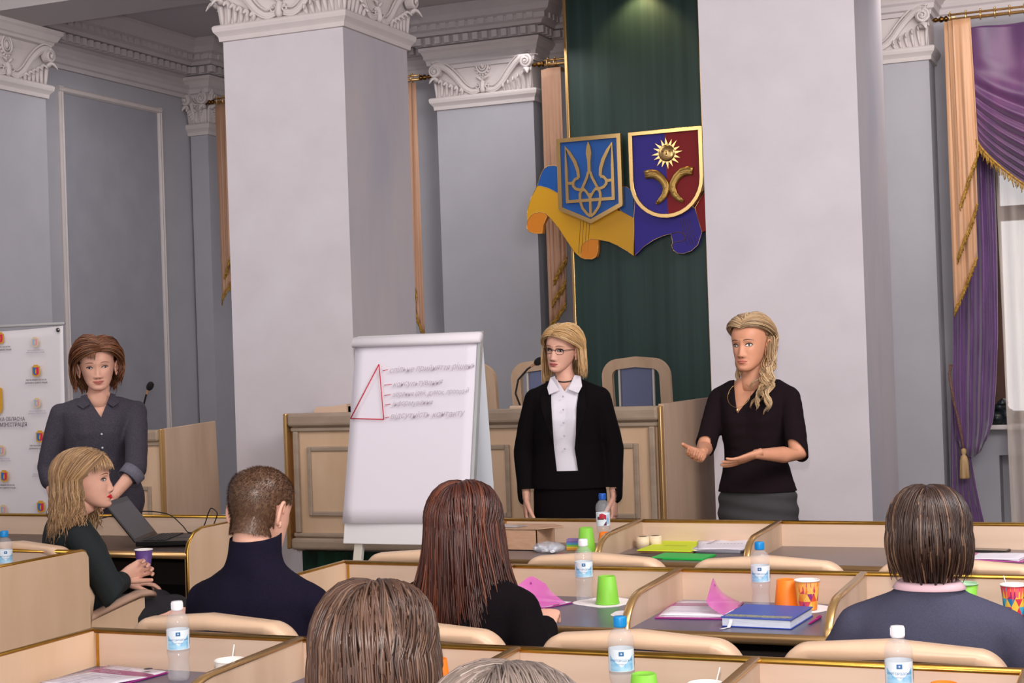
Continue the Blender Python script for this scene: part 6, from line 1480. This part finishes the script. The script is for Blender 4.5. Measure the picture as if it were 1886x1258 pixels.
m=MB(); m.lathe([(.009,-.015),(.017,-.015),(.017,.015),(.009,.015)],c=(-.005,0,.02),n=18,axis=srot('X',PI/2)); m.build('tape_roll',BLK,t)
for i,(x_,y_) in enumerate(((-2.055,6.17),(-2.012,6.205))):
    t=thing('masking_tape','roll of cream masking tape standing beside the divider, '+('the left one' if i==0 else 'the right one'),'tape roll',(x_,y_,.7505),group='masking tape rolls')
    m=MB(); m.lathe([(.017,0),(.027,0),(.027,.048),(.017,.048)],n=28); m.rings; m.build('tape_layers',mat('masking_tape',(232,214,186),.6,rgb2=(222,200,168),scale=60,stretch=(1,1,8)),t)
    m=MB(); m.lathe([(.0160,.001),(.0172,.001),(.0172,.047),(.0160,.047)],n=28); m.build('cardboard_core',CB,t)
YG=mat('yellow_green_card',(206,222,40),.6); 
t=thing('document_folder','bright yellow-green folder on the farthest desk','folder',(-1.905,6.16,.7505),R(-2))
m=MB(); m.box((-.115,-.165,.010),(.115,.165,.014)); m.build('folder_cover',YG,t,bevel=.001,seg=1)
m=MB(); m.box((-.11,-.16,.003),(.113,.16,.0095)); m.build('paper_stack',mat('brown_board',(150,104,74),.7),t)
m=MB(); m.grid(lambda u,v:Vector((-.055+.1*u,-.02+.03*v,.0143)),2,1); m.build('faint_print',mat('faint_print',(184,200,44),.7),t,norm=False)
t=thing('document_folder','bright green folder lying under the papers in front of the yellow-green one','folder',(-1.80,5.90,.7505),R(-4)); m=MB(); m.box((-.11,-.075,0),(.11,.075,.004)); m.build('folder_cover',mat('green_folder',(28,160,60),.4),t,bevel=.001,seg=1); m=MB(); m.box((-.107,-.072,.0045),(.107,.072,.0085)); m.build('folder_inner',mat('green_folder_light',(44,186,84),.4),t)
t=thing('paper_pile','loose pile of white printed sheets right of the yellow-green folder','papers',(-1.715,6.19,.7505))
for k,(a,b,c_) in enumerate(((-.02,0,R(12)),(.0,.01,R(4)),(.03,.0,R(-6)),(.0,-.02,R(16)))):
    z_=.011+.003*k; rt_=srot('Z',c_); m=MB(); m.grid(lambda u,v:rt_@Vector((-.105+.21*u+a,-.148+.297*v+b,z_+.004*math.sin(u*4+k)*v)),8,8); m.build('paper_sheet',PAPER,t,norm=False,solid=.0006)
m=MB(); m.box((-.09,-.12,.0),(.10,.13,.010)); m.build('paper_stack',mat('paper_edges',(214,216,232),.8),t)
m=MB(); rt_=srot('Z',R(14)); 
for i in range(12): m.cbox(rt_@Vector((-.08+.014*i,-.06,.0275)),(.010,.003,.0005),rt_)
q=m.build('printed_lines',mat('grey_print_dark',(110,104,124),.8),t); q['kind']='stuff'
t=thing('phone','black smartphone lying at the right end of the farthest desk','phone',(-.675,6.235,.7505),R(82))
m=MB(); m.box((-.036,-.073,0),(.036,.073,.009)); m.build('phone_body',BLK,t,bevel=.003); m=MB(); m.box((-.033,-.068,.0091),(.033,.068,.0095)); m.build('screen',mat('phone_glass',(12,12,16),.08),t)
m=MB(); m.box((-.12,-.09,0),(.12,.09,.004)); o=m.build('pad',mat('dark_brown_pad',(84,66,58),.6),loc=(-1.99,5.88,.7505),bevel=.001); o.rotation_euler=(0,0,R(20)); tag(o,'thin dark brown pad in front of the masking tape rolls','pad')
# laptop with its cable on the left desk
LX,LY=-4.335,6.07
t=thing('laptop','open black laptop with its lid tilted, on the left desk','laptop',(LX,LY,.7505),R(109))
LB=mat('laptop_black',(22,20,22),.3); LG=mat('laptop_lid_grey',(56,54,58),.45,var=.1,scale=60)
m=MB(); m.box((-.17,-.12,.006),(.17,.12,.028)); m.build('base',LB,t,bevel=.004)
m=MB(); m.box((-.15,-.02,.0281),(.15,.10,.0290)); kb=m.build('keyboard_tray',mat('laptop_key_tray',(14,14,16),.5),t)
for r_ in range(5):
    for c_ in range(14):
        m=MB() if (r_==0 and c_==0) else None
        if m: m.box((-.0085,-.0085,0),(.0085,.0085,.003)); k0=m.build('key',mat('laptop_key',(34,32,34),.45),kb,loc=(-.136+.0209*c_,-.005+.022*r_,.0291))
        else: k=k0.copy(); COL.objects.link(k); k.location=(-.136+.0209*c_,-.005+.022*r_,.0291)
m=MB(); m.box((-.05,-.10,.0281),(.05,-.035,.0288)); m.build('touchpad',LG,t)
m=MB(); m.box((.06,-.1215,.012),(.10,-.1195,.022)); m.build('front_sticker',mat('silver_sticker',(220,224,236),.3),t)
ct,st=math.cos(R(38)),math.sin(R(38))
def lid(u,h,d): return Vector((u,.118+st*h+ct*d,.027+ct*h-st*d))
m=MB(); m.prism([(-.168,0),(.168,0),(.168,.235),(-.168,.235)],lambda u,v,d:lid(u,v,d),0,.008); ld=m.build('lid',LB,t,bevel=.002)
m=MB(); m.add([lid(a,b,-.0006) for a,b in ((-.155,.018),(.155,.018),(.155,.208),(-.155,.208))],[(0,1,2,3)]); m.build('screen',mat('laptop_screen',(68,68,72),.35,var=.12,scale=90),ld,norm=False,solid=.0004)
t=thing('power_cable','thin black cable looping behind the laptop on the left desk','cable',(-4.5,6.22,.7505))
m=MB(); P=[(-.55,.02,.004),(-.45,.03,.07),(-.25,.05,.115),(-.1,.045,.125),(.02,.04,.11),(.10,.03,.06),(.16,.0,.03),(.22,.02,.05),(.25,.03,.12),(.275,.02,.145),(.30,.03,.12),(.28,.03,.07)]
def cr(P,n=6):
    P=[Vector(p) for p in P]; o=[]
    for i in range(len(P)-1):
        a=P[max(i-1,0)];b=P[i];c=P[i+1];d=P[min(i+2,len(P)-1)]
        for k in range(n):
            q=k/n; o.append(.5*((2*b)+(-a+c)*q+(2*a-5*b+4*c-d)*q*q+(-a+3*b-3*c+d)*q**3))
    return o+[P[-1]]
m.tube(cr(P),.0028,6); m.build('cable_run',BLK,t)
